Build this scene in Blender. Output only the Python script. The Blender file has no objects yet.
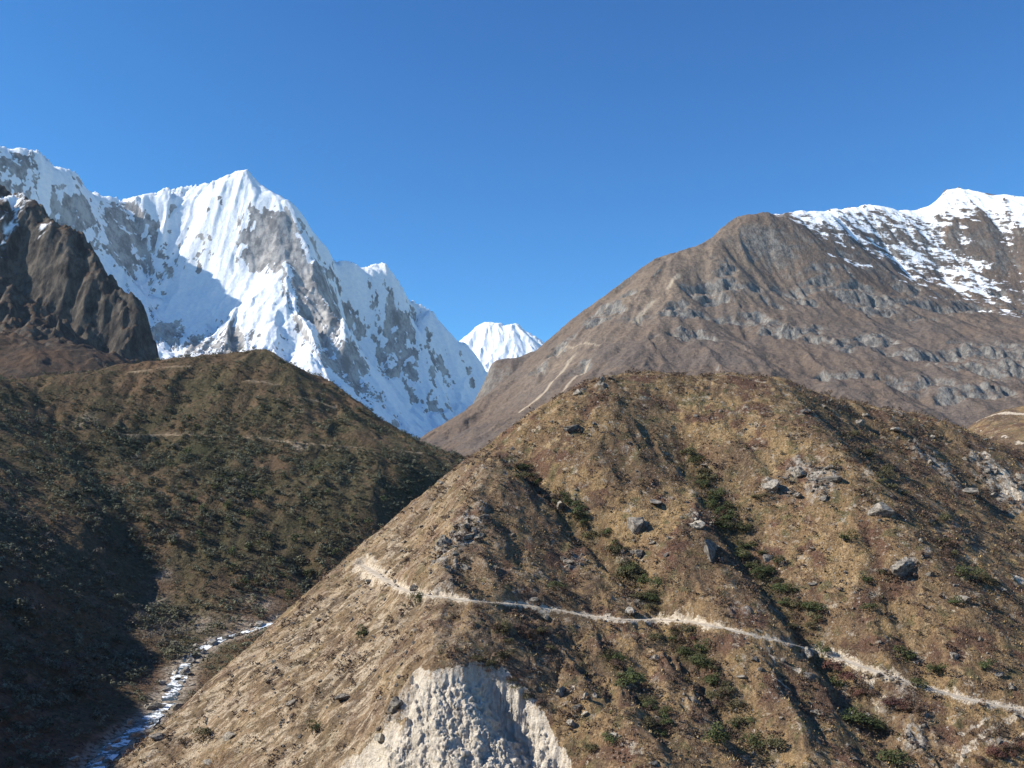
import bpy, math, random
import numpy as np
from mathutils import Vector

# ------------------------------------------------------------------ camera, sky, sun, exposure
scene = bpy.context.scene
C = scene.collection
F_PX, HORIZON = 1005.0, 540.0
PITCH = math.atan((HORIZON - 384.0) / F_PX)
cam = bpy.data.objects.new('camera', bpy.data.cameras.new('camera'))
C.objects.link(cam)
cam.data.sensor_width = 36.0
cam.data.lens = 36.0 * F_PX / 1024.0
cam.data.clip_start = 0.5
cam.data.clip_end = 80000.0
cam.location = (0, 0, 0)
cam.rotation_euler = (math.radians(90) + PITCH, 0, 0)
scene.camera = cam

SUN_EL = math.radians(36)
SX, SY = -0.99, -0.11                      # horizontal direction towards the sun
_n = math.hypot(SX, SY); SX /= _n; SY /= _n
SUN = np.array([SX * math.cos(SUN_EL), SY * math.cos(SUN_EL), math.sin(SUN_EL)])
world = bpy.data.worlds.new('World'); scene.world = world
world.use_nodes = True
wn = world.node_tree.nodes
sky = wn.new('ShaderNodeTexSky'); sky.sky_type = 'NISHITA'; sky.sun_disc = False
sky.sun_elevation = SUN_EL
sky.sun_rotation = math.atan2(SX, SY)
sky.altitude = 3900; sky.air_density = 1.0; sky.dust_density = 0.0; sky.ozone_density = 9.0
wn['Background'].inputs['Strength'].default_value = 0.118
sep = wn.new('ShaderNodeSeparateColor'); com = wn.new('ShaderNodeCombineColor')
world.node_tree.links.new(sky.outputs[0], sep.inputs[0])
for k, (e, g) in enumerate(((1.9, .745), (1.46, .945), (1.13, .975))):      # deeper towards the zenith, as the camera saw it at this altitude
    pw = wn.new('ShaderNodeMath'); pw.operation = 'POWER'; pw.inputs[1].default_value = e
    ml = wn.new('ShaderNodeMath'); ml.operation = 'MULTIPLY'; ml.inputs[1].default_value = g
    world.node_tree.links.new(sep.outputs[k], pw.inputs[0]); world.node_tree.links.new(pw.outputs[0], ml.inputs[0]); world.node_tree.links.new(ml.outputs[0], com.inputs[k])
world.node_tree.links.new(com.outputs[0], wn['Background'].inputs['Color'])
sd = bpy.data.lights.new('sun', 'SUN'); sd.energy = 4.9; sd.angle = math.radians(0.5); sd.color = (1.0, 0.93, 0.82)
so = bpy.data.objects.new('sun', sd); C.objects.link(so)
so.rotation_euler = Vector(SUN).to_track_quat('Z', 'Y').to_euler()
scene.view_settings.view_transform = 'Standard'
scene.view_settings.look = 'None'
scene.view_settings.exposure = 0.75
scene.view_settings.gamma = 1.0
scene.cycles.max_bounces = 5
scene.cycles.diffuse_bounces = 2

# ------------------------------------------------------------------ helpers: projection, noise, splines
cp, sp = math.cos(PITCH), math.sin(PITCH)
def ray(u, v):
    cx, cy = (u - 512.0) / F_PX, (384.0 - v) / F_PX
    return np.array([cx, cp - sp * cy, sp + cp * cy])
def P(u, v, Y):
    d = ray(u, v)
    return d * (Y / d[1])

def _hash(ix, iy, seed):
    h = (ix.astype(np.int64) * 374761393 + iy.astype(np.int64) * 668265263 + seed * 1274126177) & 0xffffffff
    h = ((h ^ (h >> 13)) * 1274126177) & 0xffffffff
    h = ((h ^ (h >> 16)) * 2246822519) & 0xffffffff
    return ((h ^ (h >> 15)) & 0xffffff).astype(np.float32) / np.float32(0x1000000)

def perlin(x, y, seed=0):
    xi, yi = np.floor(x), np.floor(y)
    fx, fy = (x - xi).astype(np.float32), (y - yi).astype(np.float32)
    xi = xi.astype(np.int64); yi = yi.astype(np.int64)
    u = fx * fx * fx * (fx * (fx * 6 - 15) + 10); v = fy * fy * fy * (fy * (fy * 6 - 15) + 10)
    def g(a, b):
        t = _hash(xi + a, yi + b, seed) * np.float32(2 * math.pi)
        return np.cos(t) * (fx - a) + np.sin(t) * (fy - b)
    n0 = g(0, 0) * (1 - u) + g(1, 0) * u
    n1 = g(0, 1) * (1 - u) + g(1, 1) * u
    return (n0 * (1 - v) + n1 * v) * 1.5

def fbm(x, y, scale, octv=4, seed=0, gain=0.5):
    s, a, f, t = 0, 1.0, 1.0 / scale, 0
    for o in range(octv):
        s = s + a * perlin(x * f, y * f, seed + o * 17); t += a; a *= gain; f *= 2.03
    return s / t
def ridged(x, y, scale, octv=4, seed=0, gain=0.5):
    s, a, f, t = 0, 1.0, 1.0 / scale, 0
    for o in range(octv):
        s = s + a * (1 - 2 * np.abs(perlin(x * f, y * f, seed + o * 31))); t += a; a *= gain; f *= 2.1
    return s / t
def sstep(a, b, x):
    t = np.clip((x - a) / (b - a), 0, 1); return t * t * (3 - 2 * t)

def blocks(x, y, sc, seed):
    """broken rock: each cell stands at its own height, cracks between"""
    x, y = x / sc, y / sc; ix, iy = np.floor(x).astype(np.int64), np.floor(y).astype(np.int64); f1 = np.full(x.shape, 9.0); f2 = f1.copy(); hv = np.zeros(x.shape)
    for i in (-1, 0, 1):
        for j in (-1, 0, 1):
            px, py = ix + i + _hash(ix + i, iy + j, seed) - x, iy + j + _hash(ix + i, iy + j, seed + 5) - y; d = np.sqrt(px * px + py * py); v = _hash(ix + i, iy + j, seed + 9) + .5 * px
            f2 = np.where(d < f1, f1, np.minimum(f2, d)); hv = np.where(d < f1, v, hv); f1 = np.minimum(f1, d)
    return hv * sstep(0, .25, f2 - f1) - .5

def erode(X, Y, H, d, scale, amp, octv=4, gain=0.5, lac=2.0, seed=0, sref=0.5, freq=1.0, sharp=0.0, damp=None):
    """gullies that run down the slope: bands of ridges laid across the contour, octave by octave"""
    H = H.astype(np.float32).copy()
    for o in range(octv):
        gy, gx = np.gradient(H, d)
        m = np.sqrt(gx * gx + gy * gy) + 1e-6
        dx, dy = -gy / m, gx / m
        k = np.minimum(1.0, m / sref)
        x, y = X / scale, Y / scale
        ix, iy = np.floor(x).astype(np.int64), np.floor(y).astype(np.int64)
        fx, fy = (x - ix).astype(np.float32), (y - iy).astype(np.float32)
        va, wt = 0, 0
        for i in (-1, 0, 1):
            for j in (-1, 0, 1):
                hx = _hash(ix + i, iy + j, seed + o * 7); hy = _hash(ix + i, iy + j, seed + o * 7 + 3)
                px, py = fx - i - hx, fy - j - hy
                w = np.exp(-2.5 * (px * px + py * py))
                va = va + w * np.cos((px * dx + py * dy) * 2 * math.pi * freq + hx * 6.28); wt = wt + w
        e = va / wt
        if sharp: e = e * (1 - sharp) + sharp * (1 - 2 * np.abs(e) ** 0.7)
        a = amp * k
        if damp is not None: a = a * damp
        H = H + a * e
        scale /= lac; amp *= gain
    return H

class TPS:
    """smooth surface z(x, y) through scattered survey points"""
    def __init__(s, pts, lam=0.0):
        p = np.array(pts, float); s.c = p[:, :2].mean(0); s.k = p[:, :2].std()
        s.p = (p[:, :2] - s.c) / s.k; n = len(p)
        K = s.phi(((s.p[:, None] - s.p[None]) ** 2).sum(-1)) + lam * np.eye(n)
        Q = np.c_[np.ones(n), s.p]
        A = np.block([[K, Q], [Q.T, np.zeros((3, 3))]])
        s.w = np.linalg.solve(A, np.r_[p[:, 2], 0, 0, 0])
    def phi(s, r2): return 0.5 * r2 * np.log(r2 + 1e-12)
    def __call__(s, X, Y):
        x, y = ((X - s.c[0]) / s.k).astype(np.float32), ((Y - s.c[1]) / s.k).astype(np.float32)
        z = (s.w[-3] + s.w[-2] * x + s.w[-1] * y).astype(np.float32)
        for (px, py), w in zip(s.p, s.w):
            z += np.float32(w) * s.phi((x - np.float32(px)) ** 2 + (y - np.float32(py)) ** 2)
        return z

def polydist(X, Y, line):
    """distance to a polyline, fraction along it, side (+ left of travel)"""
    best = np.full(X.shape, 1e9, np.float32); tt = np.zeros_like(best); sd_ = np.zeros_like(best); zz = np.zeros_like(best)
    L = [0.0]
    for a, b in zip(line, line[1:]): L.append(L[-1] + math.hypot(b[0] - a[0], b[1] - a[1]))
    for i, (a, b) in enumerate(zip(line, line[1:])):
        ex, ey = b[0] - a[0], b[1] - a[1]; l2 = ex * ex + ey * ey + 1e-9
        t = np.clip(((X - a[0]) * ex + (Y - a[1]) * ey) / l2, 0, 1)
        qx, qy = X - a[0] - t * ex, Y - a[1] - t * ey
        dd = np.sqrt(qx * qx + qy * qy).astype(np.float32); k = dd < best
        best = np.where(k, dd, best); tt = np.where(k, (L[i] + t * (L[i + 1] - L[i])) / L[-1], tt)
        sd_ = np.where(k, np.sign(ex * qy - ey * qx), sd_)
        if len(a) > 2: zz = np.where(k, a[2] + t * (b[2] - a[2]), zz)
    return best, tt, sd_, zz

class Grid:
    def __init__(s, x0, x1, y0, y1, d):
        s.x0, s.y0, s.d = x0, y0, d
        s.xs = np.arange(x0, x1 + d * .5, d); s.ys = np.arange(y0, y1 + d * .5, d)
        s.X, s.Y = np.meshgrid(s.xs, s.ys); s.X = s.X.astype(np.float32); s.Y = s.Y.astype(np.float32)
        s.H = None; s.attr = {}
    def grad(s):
        gy, gx = np.gradient(s.H, s.d); return gx, gy
    def at(s, x, y, A=None):
        A = s.H if A is None else A
        i = np.clip((np.asarray(x) - s.x0) / s.d, 0, len(s.xs) - 1.001); j = np.clip((np.asarray(y) - s.y0) / s.d, 0, len(s.ys) - 1.001)
        i0, j0 = i.astype(int), j.astype(int); fi, fj = i - i0, j - j0
        return (A[j0, i0] * (1 - fi) + A[j0, i0 + 1] * fi) * (1 - fj) + (A[j0 + 1, i0] * (1 - fi) + A[j0 + 1, i0 + 1] * fi) * fj
    def hit(s, u, v, Y0=None, Y1=None):
        """where the sight line meets this ground"""
        d = ray(u, v); Y = np.linspace(Y0 or max(s.ys[0], 1), Y1 or s.ys[-1], 2500)
        x, z = d[0] / d[1] * Y, d[2] / d[1] * Y
        ok = (x > s.xs[0]) & (x < s.xs[-1])
        b = ok & (s.at(x, Y) > z)
        if not b.any(): return None
        k = int(np.argmax(b)); return np.array([x[k], Y[k], float(s.at(x[k], Y[k]))])
    def curv(s, r):
        """height above the local mean over about r cells"""
        k = max(1, int(r)); A = s.H.astype(np.float64)
        Ap = np.pad(A, k, mode='edge'); c = np.pad(Ap.cumsum(0).cumsum(1), ((1, 0), (1, 0)))
        n = 2 * k + 1; h, w = A.shape
        m = (c[n:n + h, n:n + w] - c[:h, n:n + w] - c[n:n + h, :w] + c[:h, :w]) / (n * n)
        return (A - m).astype(np.float32)
    def mesh(s, name, mat, keep=None, offset=None):
        ny, nx = s.H.shape
        co = np.stack([s.X, s.Y, s.H], -1).reshape(-1, 3).astype(np.float32)
        if offset is not None: co += offset.reshape(-1, 3)
        idx = np.arange(ny * nx).reshape(ny, nx)
        f = np.stack([idx[:-1, :-1], idx[:-1, 1:], idx[1:, 1:], idx[1:, :-1]], -1).reshape(-1, 4)
        at = {k: a.reshape(-1).astype(np.float32) for k, a in s.attr.items()}
        if keep is not None:
            kq = keep[:-1, :-1] & keep[:-1, 1:] & keep[1:, 1:] & keep[1:, :-1]
            f = f[kq.reshape(-1)]; used = np.unique(f); re = np.zeros(len(co), int); re[used] = np.arange(len(used))
            co = co[used]; f = re[f]; at = {k: a[used] for k, a in at.items()}
        return raw_mesh(name, co, f, mat, at, True)

def raw_mesh(name, co, f, mat, attrs=None, smooth=False):
    me = bpy.data.meshes.new(name); n, k = f.shape
    me.vertices.add(len(co)); me.vertices.foreach_set('co', np.ascontiguousarray(co, np.float32).ravel())
    me.loops.add(n * k); me.loops.foreach_set('vertex_index', np.ascontiguousarray(f, np.int32).ravel())
    me.polygons.add(n); me.polygons.foreach_set('loop_start', np.arange(0, n * k, k, dtype=np.int32))
    me.polygons.foreach_set('loop_total', np.full(n, k, np.int32))
    me.polygons.foreach_set('use_smooth', np.full(n, smooth, bool))
    for a, val in (attrs or {}).items():
        t = me.attributes.new(a, 'FLOAT', 'POINT'); t.data.foreach_set('value', np.ascontiguousarray(val, np.float32))
    me.update(calc_edges=True); me.validate()
    if mat: me.materials.append(mat)
    return me
def link(name, me, label=None, cat=None, group=None, kind=None, loc=None):
    o = bpy.data.objects.new(name, me); C.objects.link(o)
    if label: o['label'] = label
    if cat: o['category'] = cat
    if group: o['group'] = group
    if kind: o['kind'] = kind
    if loc is not None: o.location = loc
    return o

# ------------------------------------------------------------------ materials
class Mat:
    def __init__(s, name, rough=0.95, spec=0.08):
        s.m = bpy.data.materials.new(name); s.m.use_nodes = True
        s.t = s.m.node_tree; s.b = s.t.nodes['Principled BSDF']
        s.b.inputs['Roughness'].default_value = rough; s.b.inputs['Specular IOR Level'].default_value = spec
        s.co = s.t.nodes.new('ShaderNodeTexCoord').outputs['Object']
    def put(s, sock, val):
        if isinstance(val, bpy.types.NodeSocket): s.t.links.new(val, sock)
        elif isinstance(val, (tuple, list)) and len(val) == 3 and sock.type == 'RGBA': sock.default_value = (*val, 1)
        else: sock.default_value = val
    def attr(s, n):
        a = s.t.nodes.new('ShaderNodeAttribute'); a.attribute_name = n; return a.outputs['Fac']
    def noise(s, scale, detail=4, rough=0.6, stretch=None, w=0.0):
        n = s.t.nodes.new('ShaderNodeTexNoise'); n.inputs['Scale'].default_value = 1.0 / scale
        n.inputs['Detail'].default_value = detail; n.inputs['Roughness'].default_value = rough
        n.inputs['Distortion'].default_value = w
        c = s.co
        if stretch:
            mp = s.t.nodes.new('ShaderNodeMapping'); mp.inputs['Scale'].default_value = stretch
            s.t.links.new(c, mp.inputs['Vector']); c = mp.outputs[0]
        s.t.links.new(c, n.inputs['Vector']); return n.outputs['Fac']
    def math(s, op, a, b=0.0, clamp=False):
        n = s.t.nodes.new('ShaderNodeMath'); n.operation = op; n.use_clamp = clamp
        s.put(n.inputs[0], a); s.put(n.inputs[1], b); return n.outputs[0]
    def ss(s, x, a, b):
        n = s.t.nodes.new('ShaderNodeMapRange'); n.interpolation_type = 'SMOOTHSTEP'
        s.put(n.inputs['Value'], x); n.inputs['From Min'].default_value = a; n.inputs['From Max'].default_value = b
        return n.outputs[0]
    def mix(s, f, a, b):
        n = s.t.nodes.new('ShaderNodeMix'); n.data_type = 'RGBA'
        s.put(n.inputs[0], f); s.put(n.inputs[6], a); s.put(n.inputs[7], b); return n.outputs[2]
    def mul(s, a, f):
        n = s.t.nodes.new('ShaderNodeMix'); n.data_type = 'RGBA'; n.blend_type = 'MULTIPLY'
        n.inputs[0].default_value = 1; s.put(n.inputs[6], a); s.put(n.inputs[7], f); return n.outputs[2]
    def rnd(s):
        return s.t.nodes.new('ShaderNodeObjectInfo').outputs['Random']
    def bump(s, h, dist, strength=1.0):
        n = s.t.nodes.new('ShaderNodeBump'); n.inputs['Distance'].default_value = dist; n.inputs['Strength'].default_value = strength
        s.put(n.inputs['Height'], h); s.t.links.new(n.outputs[0], s.b.inputs['Normal'])
    def out(s, col): s.put(s.b.inputs['Base Color'], col); return s.m

def mat_ridge():
    m = Mat('dry_grass_slope')
    n1, n2, n3, n4 = m.noise(24, 5), m.noise(4.5, 5, .7), m.noise(0.9, 3, .75), m.noise(9, 5, .7)
    c = m.mix(m.ss(n1, .40, .60), (.300, .210, .108), (.185, .126, .076))
    c = m.mix(m.ss(n4, .50, .66), c, (.150, .098, .060))
    c = m.mix(m.ss(n2, .52, .66), c, (.42, .310, .175))
    n6, n7 = m.noise(6.5, 4, .65), m.noise(14, 4, .6)
    c = m.mix(m.math('MULTIPLY', m.ss(n6, .53, .62), .8), c, (.120, .112, .055))
    c = m.mix(m.math('MULTIPLY', m.ss(n7, .51, .61), .9), c, (.128, .072, .052))
    c = m.mix(m.math('MULTIPLY', m.ss(m.noise(5.2, 4, .7), .57, .66), .9), c, (.40, .345, .265))
    c = m.mix(m.math('MULTIPLY', m.attr('brown_scrub'), m.ss(n2, .35, .55)), c, (.098, .072, .052))
    c = m.mix(m.math('MULTIPLY', m.attr('veg'), m.ss(n3, .3, .6)), c, (.068, .064, .032))
    c = m.mix(m.ss(m.noise(1.7, 4, .8), .55, .66), c, (.085, .060, .040))
    c = m.mix(m.ss(m.noise(1.1, 4, .8), .60, .70), c, (.40, .34, .25))
    st = m.noise(3.2, 5, .75, (.30, 1, .45), .6); sd_ = m.noise(5.5, 5, .75, (.35, 1, .5), .4)
    pl = m.mix(m.ss(sd_, .45, .55), (.125, .098, .068), (.27, .205, .135))
    pl = m.mix(m.ss(st, .48, .56), pl, (.47, .40, .30))
    pl = m.mix(m.ss(m.noise(7, 4, .7, (.5, 1, .6)), .54, .62), pl, (.15, .115, .075))
    c = m.mix(m.math('MULTIPLY', m.attr('pale'), 1.0, True), c, pl)
    n5 = m.noise(.42, 2, .8)
    c = m.mix(m.ss(n3, .35, .75), m.mul(c, (.72, .70, .68)), m.mul(c, (1.22, 1.21, 1.20)))
    c = m.mix(m.ss(n5, .34, .66), m.mul(c, (.72, .70, .70)), m.mul(c, (1.2, 1.2, 1.2)))
    st2 = m.noise(1.6, 3, .75)
    c = m.mix(m.math('MULTIPLY', m.ss(st2, .62, .68), m.ss(m.noise(30, 3), .40, .58)), c, (.34, .31, .27))
    rk = m.mix(m.ss(m.noise(1.5, 4, .8), .38, .62), (.12, .108, .095), (.37, .335, .285))
    c = m.mix(m.math('MULTIPLY', m.attr('rock'), m.ss(m.noise(3.0, 4, .75), .40, .55)), c, rk)
    dr = m.mix(m.ss(m.noise(1.8, 5, .8), .38, .60), (.30, .24, .17), (.56, .49, .39))
    c = m.mix(m.ss(m.math('ADD', m.attr('dirt'), m.math('MULTIPLY', m.math('SUBTRACT', m.noise(1.5, 5, .8), .5), 1.9)), .36, .62), c, dr)
    m.bump(m.math('ADD', n3, m.math('MULTIPLY', n2, 1.5)), 0.7)
    return m.out(c)
def mat_scar():
    m = Mat('eroded_pale_earth')
    n = m.noise(2.5, 6, .7); n2 = m.noise(.8, 4, .75)
    c = m.mix(m.ss(n, .3, .7), (.52, .465, .385), (.72, .66, .56))
    c = m.mix(m.ss(n2, .58, .72), c, (.40, .35, .285))
    c = m.mix(m.math('MULTIPLY', m.attr('edge'), m.ss(n2, .42, .6)), c, (.38, .29, .19))
    m.bump(m.math('ADD', n2, n), 0.9)
    return m.out(c)
def mat_path():
    m = Mat('trodden_pale_dirt')
    c = m.mix(m.ss(m.noise(1.4, 5, .7), .3, .7), (.36, .30, .225), (.56, .50, .41))
    return m.out(c)
def mat_forest_hill():
    m = Mat('scrubby_valley_side')
    n1, n2, n3 = m.noise(60, 5), m.noise(11, 5, .7), m.noise(2.5, 3, .7)
    c = m.mix(m.ss(n1, .38, .62), (.125, .080, .050), (.090, .074, .042))
    c = m.mix(m.ss(n2, .50, .66), c, (.160, .105, .066))
    c = m.mix(m.math('MULTIPLY', m.attr('veg'), m.ss(n2, .3, .52)), c, (.046, .046, .024))
    c = m.mix(m.ss(n3, .35, .75), m.mul(c, (.7, .7, .7)), m.mul(c, (1.3, 1.3, 1.3)))
    c = m.mix(m.math('MULTIPLY', m.attr('rock'), m.ss(n3, .35, .6)), c, (.34, .29, .23))
    c = m.mix(m.attr('dirt'), c, (.36, .28, .19))
    m.bump(m.math('ADD', n3, n2), 1.5)
    return m.out(c)
def mat_brown_mountain():
    m = Mat('brown_mountain_side')
    n1, n2, n3 = m.noise(170, 6), m.noise(36, 6, .7), m.noise(8, 3, .7)
    c = m.mix(m.ss(n1, .36, .64), (.135, .101, .078), (.118, .096, .082))
    c = m.mix(m.ss(n2, .52, .70), c, (.165, .125, .092))
    c = m.mix(m.math('MULTIPLY', m.attr('pale'), m.ss(n2, .3, .55)), c, (.26, .20, .145))
    c = m.mix(m.ss(n3, .3, .75), m.mul(c, (.75, .75, .76)), m.mul(c, (1.25, 1.25, 1.24)))
    rk = m.mix(m.ss(m.noise(15, 5, .8, (1, 1, .3)), .36, .62), (.075, .073, .072), (.235, .22, .198))
    c = m.mix(m.math('MULTIPLY', m.attr('rock'), m.ss(m.noise(14, 4, .7), .30, .46)), c, rk)
    c = m.mix(m.attr('scree'), c, (.34, .28, .21))
    sn = m.ss(m.math('ADD', m.attr('snow'), m.math('MULTIPLY', m.math('MULTIPLY', m.math('SUBTRACT', m.noise(11, 6, .82, (.35, .5, 1.6)), .5), m.ss(m.attr('snow'), .01, .25)), 3.0)), .30, .70)
    c = m.mix(sn, c, (.86, .88, .91))
    m.bump(m.math('ADD', n3, n2), 4.0)
    return m.out(c)
def mat_dark_mountain():
    m = Mat('dark_crag')
    n1, n2 = m.noise(60, 5), m.noise(12, 5, .75)
    c = m.mix(m.ss(n1, .36, .64), (.085, .054, .036), (.055, .044, .036))
    c = m.mix(m.ss(n2, .45, .7), c, (.10, .066, .043))
    rk = m.mix(m.ss(m.noise(20, 5, .75, (1, 1, .3)), .35, .65), (.034, .031, .029), (.13, .112, .092))
    c = m.mix(m.attr('rock'), c, rk)
    c = m.mix(m.attr('snow'), c, (.86, .88, .91))
    m.bump(n2, 4.0)
    return m.out(c)
def mat_snow_mountain():
    m = Mat('snow_and_rock')
    n = m.noise(90, 6, .75, (1, 1, .45)); n2 = m.noise(26, 4, .7)
    rk = m.mix(m.ss(n, .38, .62), (.15, .145, .145), (.42, .40, .38))
    sn = m.mix(m.ss(n2, .3, .7), (.72, .76, .82), (.86, .87, .89))
    n3 = m.noise(22, 5, .8, (1, 1, .6))
    c = m.mix(m.ss(m.math('ADD', m.attr('snow'), m.math('MULTIPLY', m.math('SUBTRACT', n3, .5), m.math('ADD', m.math('MULTIPLY', m.attr('speck'), 1.9), .5))), .38, .62), rk, sn)
    m.bump(m.math('ADD', n2, n3), 5.0)
    return m.out(c)
M = dict(ridge=mat_ridge(), scar=mat_scar(), path=mat_path(), forest=mat_forest_hill(), brown=mat_brown_mountain(),
         dark=mat_dark_mountain(), snow=mat_snow_mountain())

def region(G, pts, Y0=None, Y1=None):
    """soft patches given by where they are seen: (u, v, radius in metres, weight)"""
    out = np.zeros(G.H.shape, np.float32)
    for u, v, r, w in pts:
        h = G.hit(u, v, Y0, Y1)
        if h is None: continue
        out = np.maximum(out, w * np.exp(-((G.X - h[0]) ** 2 + (G.Y - h[1]) ** 2) / (r * r)))
    return out
def behind(pts, steps):
    """the far side of a crest falls away behind it"""
    out = []
    for p in pts:
        for dy, dz in steps:
            k = (p[1] + dy) / p[1]; out.append((p[0] * k, p[1] + dy, p[2] - dz))
    return out

# ------------------------------------------------------------------ ground sheet (valley floor and the slope underfoot)
def build_ground():
    g = np.concatenate([-np.geomspace(30000, 20, 60), np.linspace(-15, 15, 7), np.geomspace(20, 30000, 60)])
    X, Y = np.meshgrid(g, g)
    Z = np.where(Y > 2, -1.7 - .72 * (Y - 2), -1.7 + .35 * np.minimum(-(Y - 2), 500))
    Z = Z - .1 * np.abs(X); Z = np.maximum(Z, -140 + 4 * perlin(X / 900, Y / 900, 3))
    Z = np.where(np.hypot(X, Y) < 3, -1.7, Z)
    co = np.stack([X, Y, Z], -1).reshape(-1, 3); n = len(g); i = np.arange(n * n).reshape(n, n)
    f = np.stack([i[:-1, :-1], i[:-1, 1:], i[1:, 1:], i[1:, :-1]], -1).reshape(-1, 4)
    z = np.zeros(n * n); me = raw_mesh('ground', co, f, M['ridge'], {}, True)
    link('ground', me, 'dry grassy ground along the valley bottom', 'ground', kind='structure')
build_ground()

# ------------------------------------------------------------------ far snow peak
def build_far_peak():
    cr = [P(*q) for q in ((380, 420, 12500), (430, 385, 12300), (455, 356, 12200), (468, 337, 12100), (482, 326, 12000), (492, 323, 12000), (506, 326, 12000),
                          (518, 324, 12000), (528, 334, 12050), (540, 343, 12100), (560, 362, 12200), (620, 400, 12400))]
    pts = cr + behind(cr, ((900, 700), (2600, 2200)))
    pts += [P(*q) for q in ((440, 400, 11000), (490, 385, 10900), (502, 352, 11500), (540, 390, 11000), (600, 430, 11000), (490, 440, 10000), (400, 450, 10500))]
    G = Grid(-2200, 1600, 9800, 14500, 14); G.H = TPS(pts, 1e-5)(G.X, G.Y)
    G.H = erode(G.X, G.Y, G.H, 14, 420, 45, 4, .5, seed=5, sharp=.6)
    G.H += 14 * fbm(G.X, G.Y, 160, 3, 8)
    gx, gy = G.grad(); s = np.hypot(gx, gy)
    G.attr['snow'] = 1 - .8 * sstep(1.5, 2.2, s + .5 * fbm(G.X, G.Y, 250, 3, 4)); G.attr['speck'] = np.full(G.H.shape, .3)
    link('snow_peak', G.mesh('snow_peak', M['snow']), 'small far white snow peak filling the notch between the two mountains', 'mountain', kind='structure')
build_far_peak()

# ------------------------------------------------------------------ big snow mountain
def build_snow_mountain():
    S = ((-160, 168, 5800), (-70, 148, 5850), (0, 152, 5950), (20, 156, 6050), (37, 153, 6150), (52, 166, 6250), (75, 173, 6400), (90, 190, 6500), (110, 198, 6700), (130, 201, 6850), (145, 196, 6900), (185, 188, 7000),
         (220, 180, 7050), (238, 174, 7100), (245, 171, 7100), (254, 179, 7080), (265, 188, 7050), (290, 203, 6950), (305, 225, 6900), (314, 248, 6920), (330, 255, 7050), (350, 265, 7200), (372, 268, 7350), (385, 267, 7400),
         (395, 285, 7400), (410, 303, 7450), (425, 308, 7550), (438, 313, 7600), (450, 330, 7650), (465, 346, 7700), (480, 361, 7700), (490, 378, 7750), (510, 405, 7800), (560, 440, 7900))
    cr = [P(*q) for q in S]
    pts = cr + behind(cr, ((450, 420), (1500, 1500)))
    pts += [P(*q) for q in ((312, 265, 6700), (322, 300, 6450), (337, 340, 6150), (360, 385, 5850), (395, 430, 5550),
        (250, 260, 6600), (200, 270, 6550), (150, 250, 6650), (100, 250, 6250), (50, 220, 6050), (0, 220, 5750), (150, 320, 6000), (250, 340, 5950), (300, 340, 6000), (200, 350, 5750), (100, 330, 5700), (0, 300, 5400), (-100, 280, 5400),
        (345, 310, 7060), (375, 350, 7040), (405, 390, 6920), (425, 425, 6560), (415, 437, 5850), (450, 400, 7140), (420, 340, 7270), (380, 300, 7265), (470, 385, 7400), (440, 440, 6200),
        (200, 400, 5200), (300, 400, 5400), (380, 450, 5200), (480, 440, 6600), (440, 480, 5300), (0, 420, 4900), (-150, 400, 5000))]
    G = Grid(-4300, 700, 4900, 9000, 8.5); T = TPS(pts, 2e-5); G.H = T(G.X, G.Y)
    base = G.H.copy()
    md = sstep(-.4, .5, fbm(G.X, G.Y, 900, 2, 17)) * 1.1 + .25
    G.H = erode(G.X, G.Y, G.H, 8.5, 800, 95, 3, .45, seed=11, sharp=.35, sref=.9, damp=md)
    G.H = erode(G.X, G.Y, G.H, 8.5, 330, 12, 4, .5, seed=12, sharp=.7, sref=.9, freq=1.5, damp=sstep(-.1, .5, fbm(G.X, G.Y, 700, 2, 18)) + .55)
    G.H += 10 * ridged(G.X + .3 * G.H, G.H * .35, 85, 4, 26, .6)
    G.H += 26 * blocks(G.X + 60 * perlin(G.X / 200, G.Y / 200, 8), G.Y * .6 + 60 * perlin(G.X / 180, G.Y / 180, 9), 190, 19) * sstep(-.2, .3, fbm(G.X, G.Y, 600, 2, 16))
    G.H += 34 * ridged(G.X + 40 * perlin(G.X / 200, G.Y / 200, 3), G.Y * .6, 420, 5, 21, .42)
    G.H -= (G.H - base).mean() + 12
    # the big buttress that divides the lit face from the shaded one
    line = [G.hit(*q) for q in ((306, 228), (318, 290), (335, 340), (358, 385))]
    line = [p for p in line if p is not None]
    if len(line) > 1:
        dd, t, sdn, _ = polydist(G.X, G.Y, line); G.H += 95 * np.exp(-(dd / 120) ** 2) * sstep(0, .15, t) * (1 - sstep(.7, 1, t))
    gx, gy = G.grad(); s = np.hypot(gx, gy); cv = G.curv(7)
    rockreg = region(G, [(280, 235, 230, .62), (290, 258, 200, .66), (262, 215, 130, .4), (170, 335, 300, .7), (110, 260, 300, .28), (60, 200, 280, .22), (215, 345, 260, .8), (140, 275, 240, .45), (330, 345, 200, .6),
                         (312, 285, 240, .95), (322, 318, 200, .9), (345, 370, 220, .75), (365, 390, 240, .6), (410, 370, 260, .45), (250, 345, 240, .5), (20, 165, 250, .3), (110, 205, 220, .45), (425, 395, 260, .4)], 4900, 8800)
    q = np.clip(s - 1.75, -1, .35) * .40 + rockreg * 1.0 - cv / 60 * .35 + .62 * fbm(G.X, G.Y * .6, 170, 5, 31, .6) + .45 * fbm(G.X * 1.2 + .2 * G.H, G.H * .45, 60, 5, 33, .7) - .13
    G.attr['snow'] = 1 - sstep(.10, .28, q); G.attr['speck'] = sstep(-.3, .3, q) * .7
    link('snow_mountain', G.mesh('snow_mountain', M['snow']), 'high snow covered mountain with a sharp white summit and fluted rocky faces', 'mountain', kind='structure')
build_snow_mountain()

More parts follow.
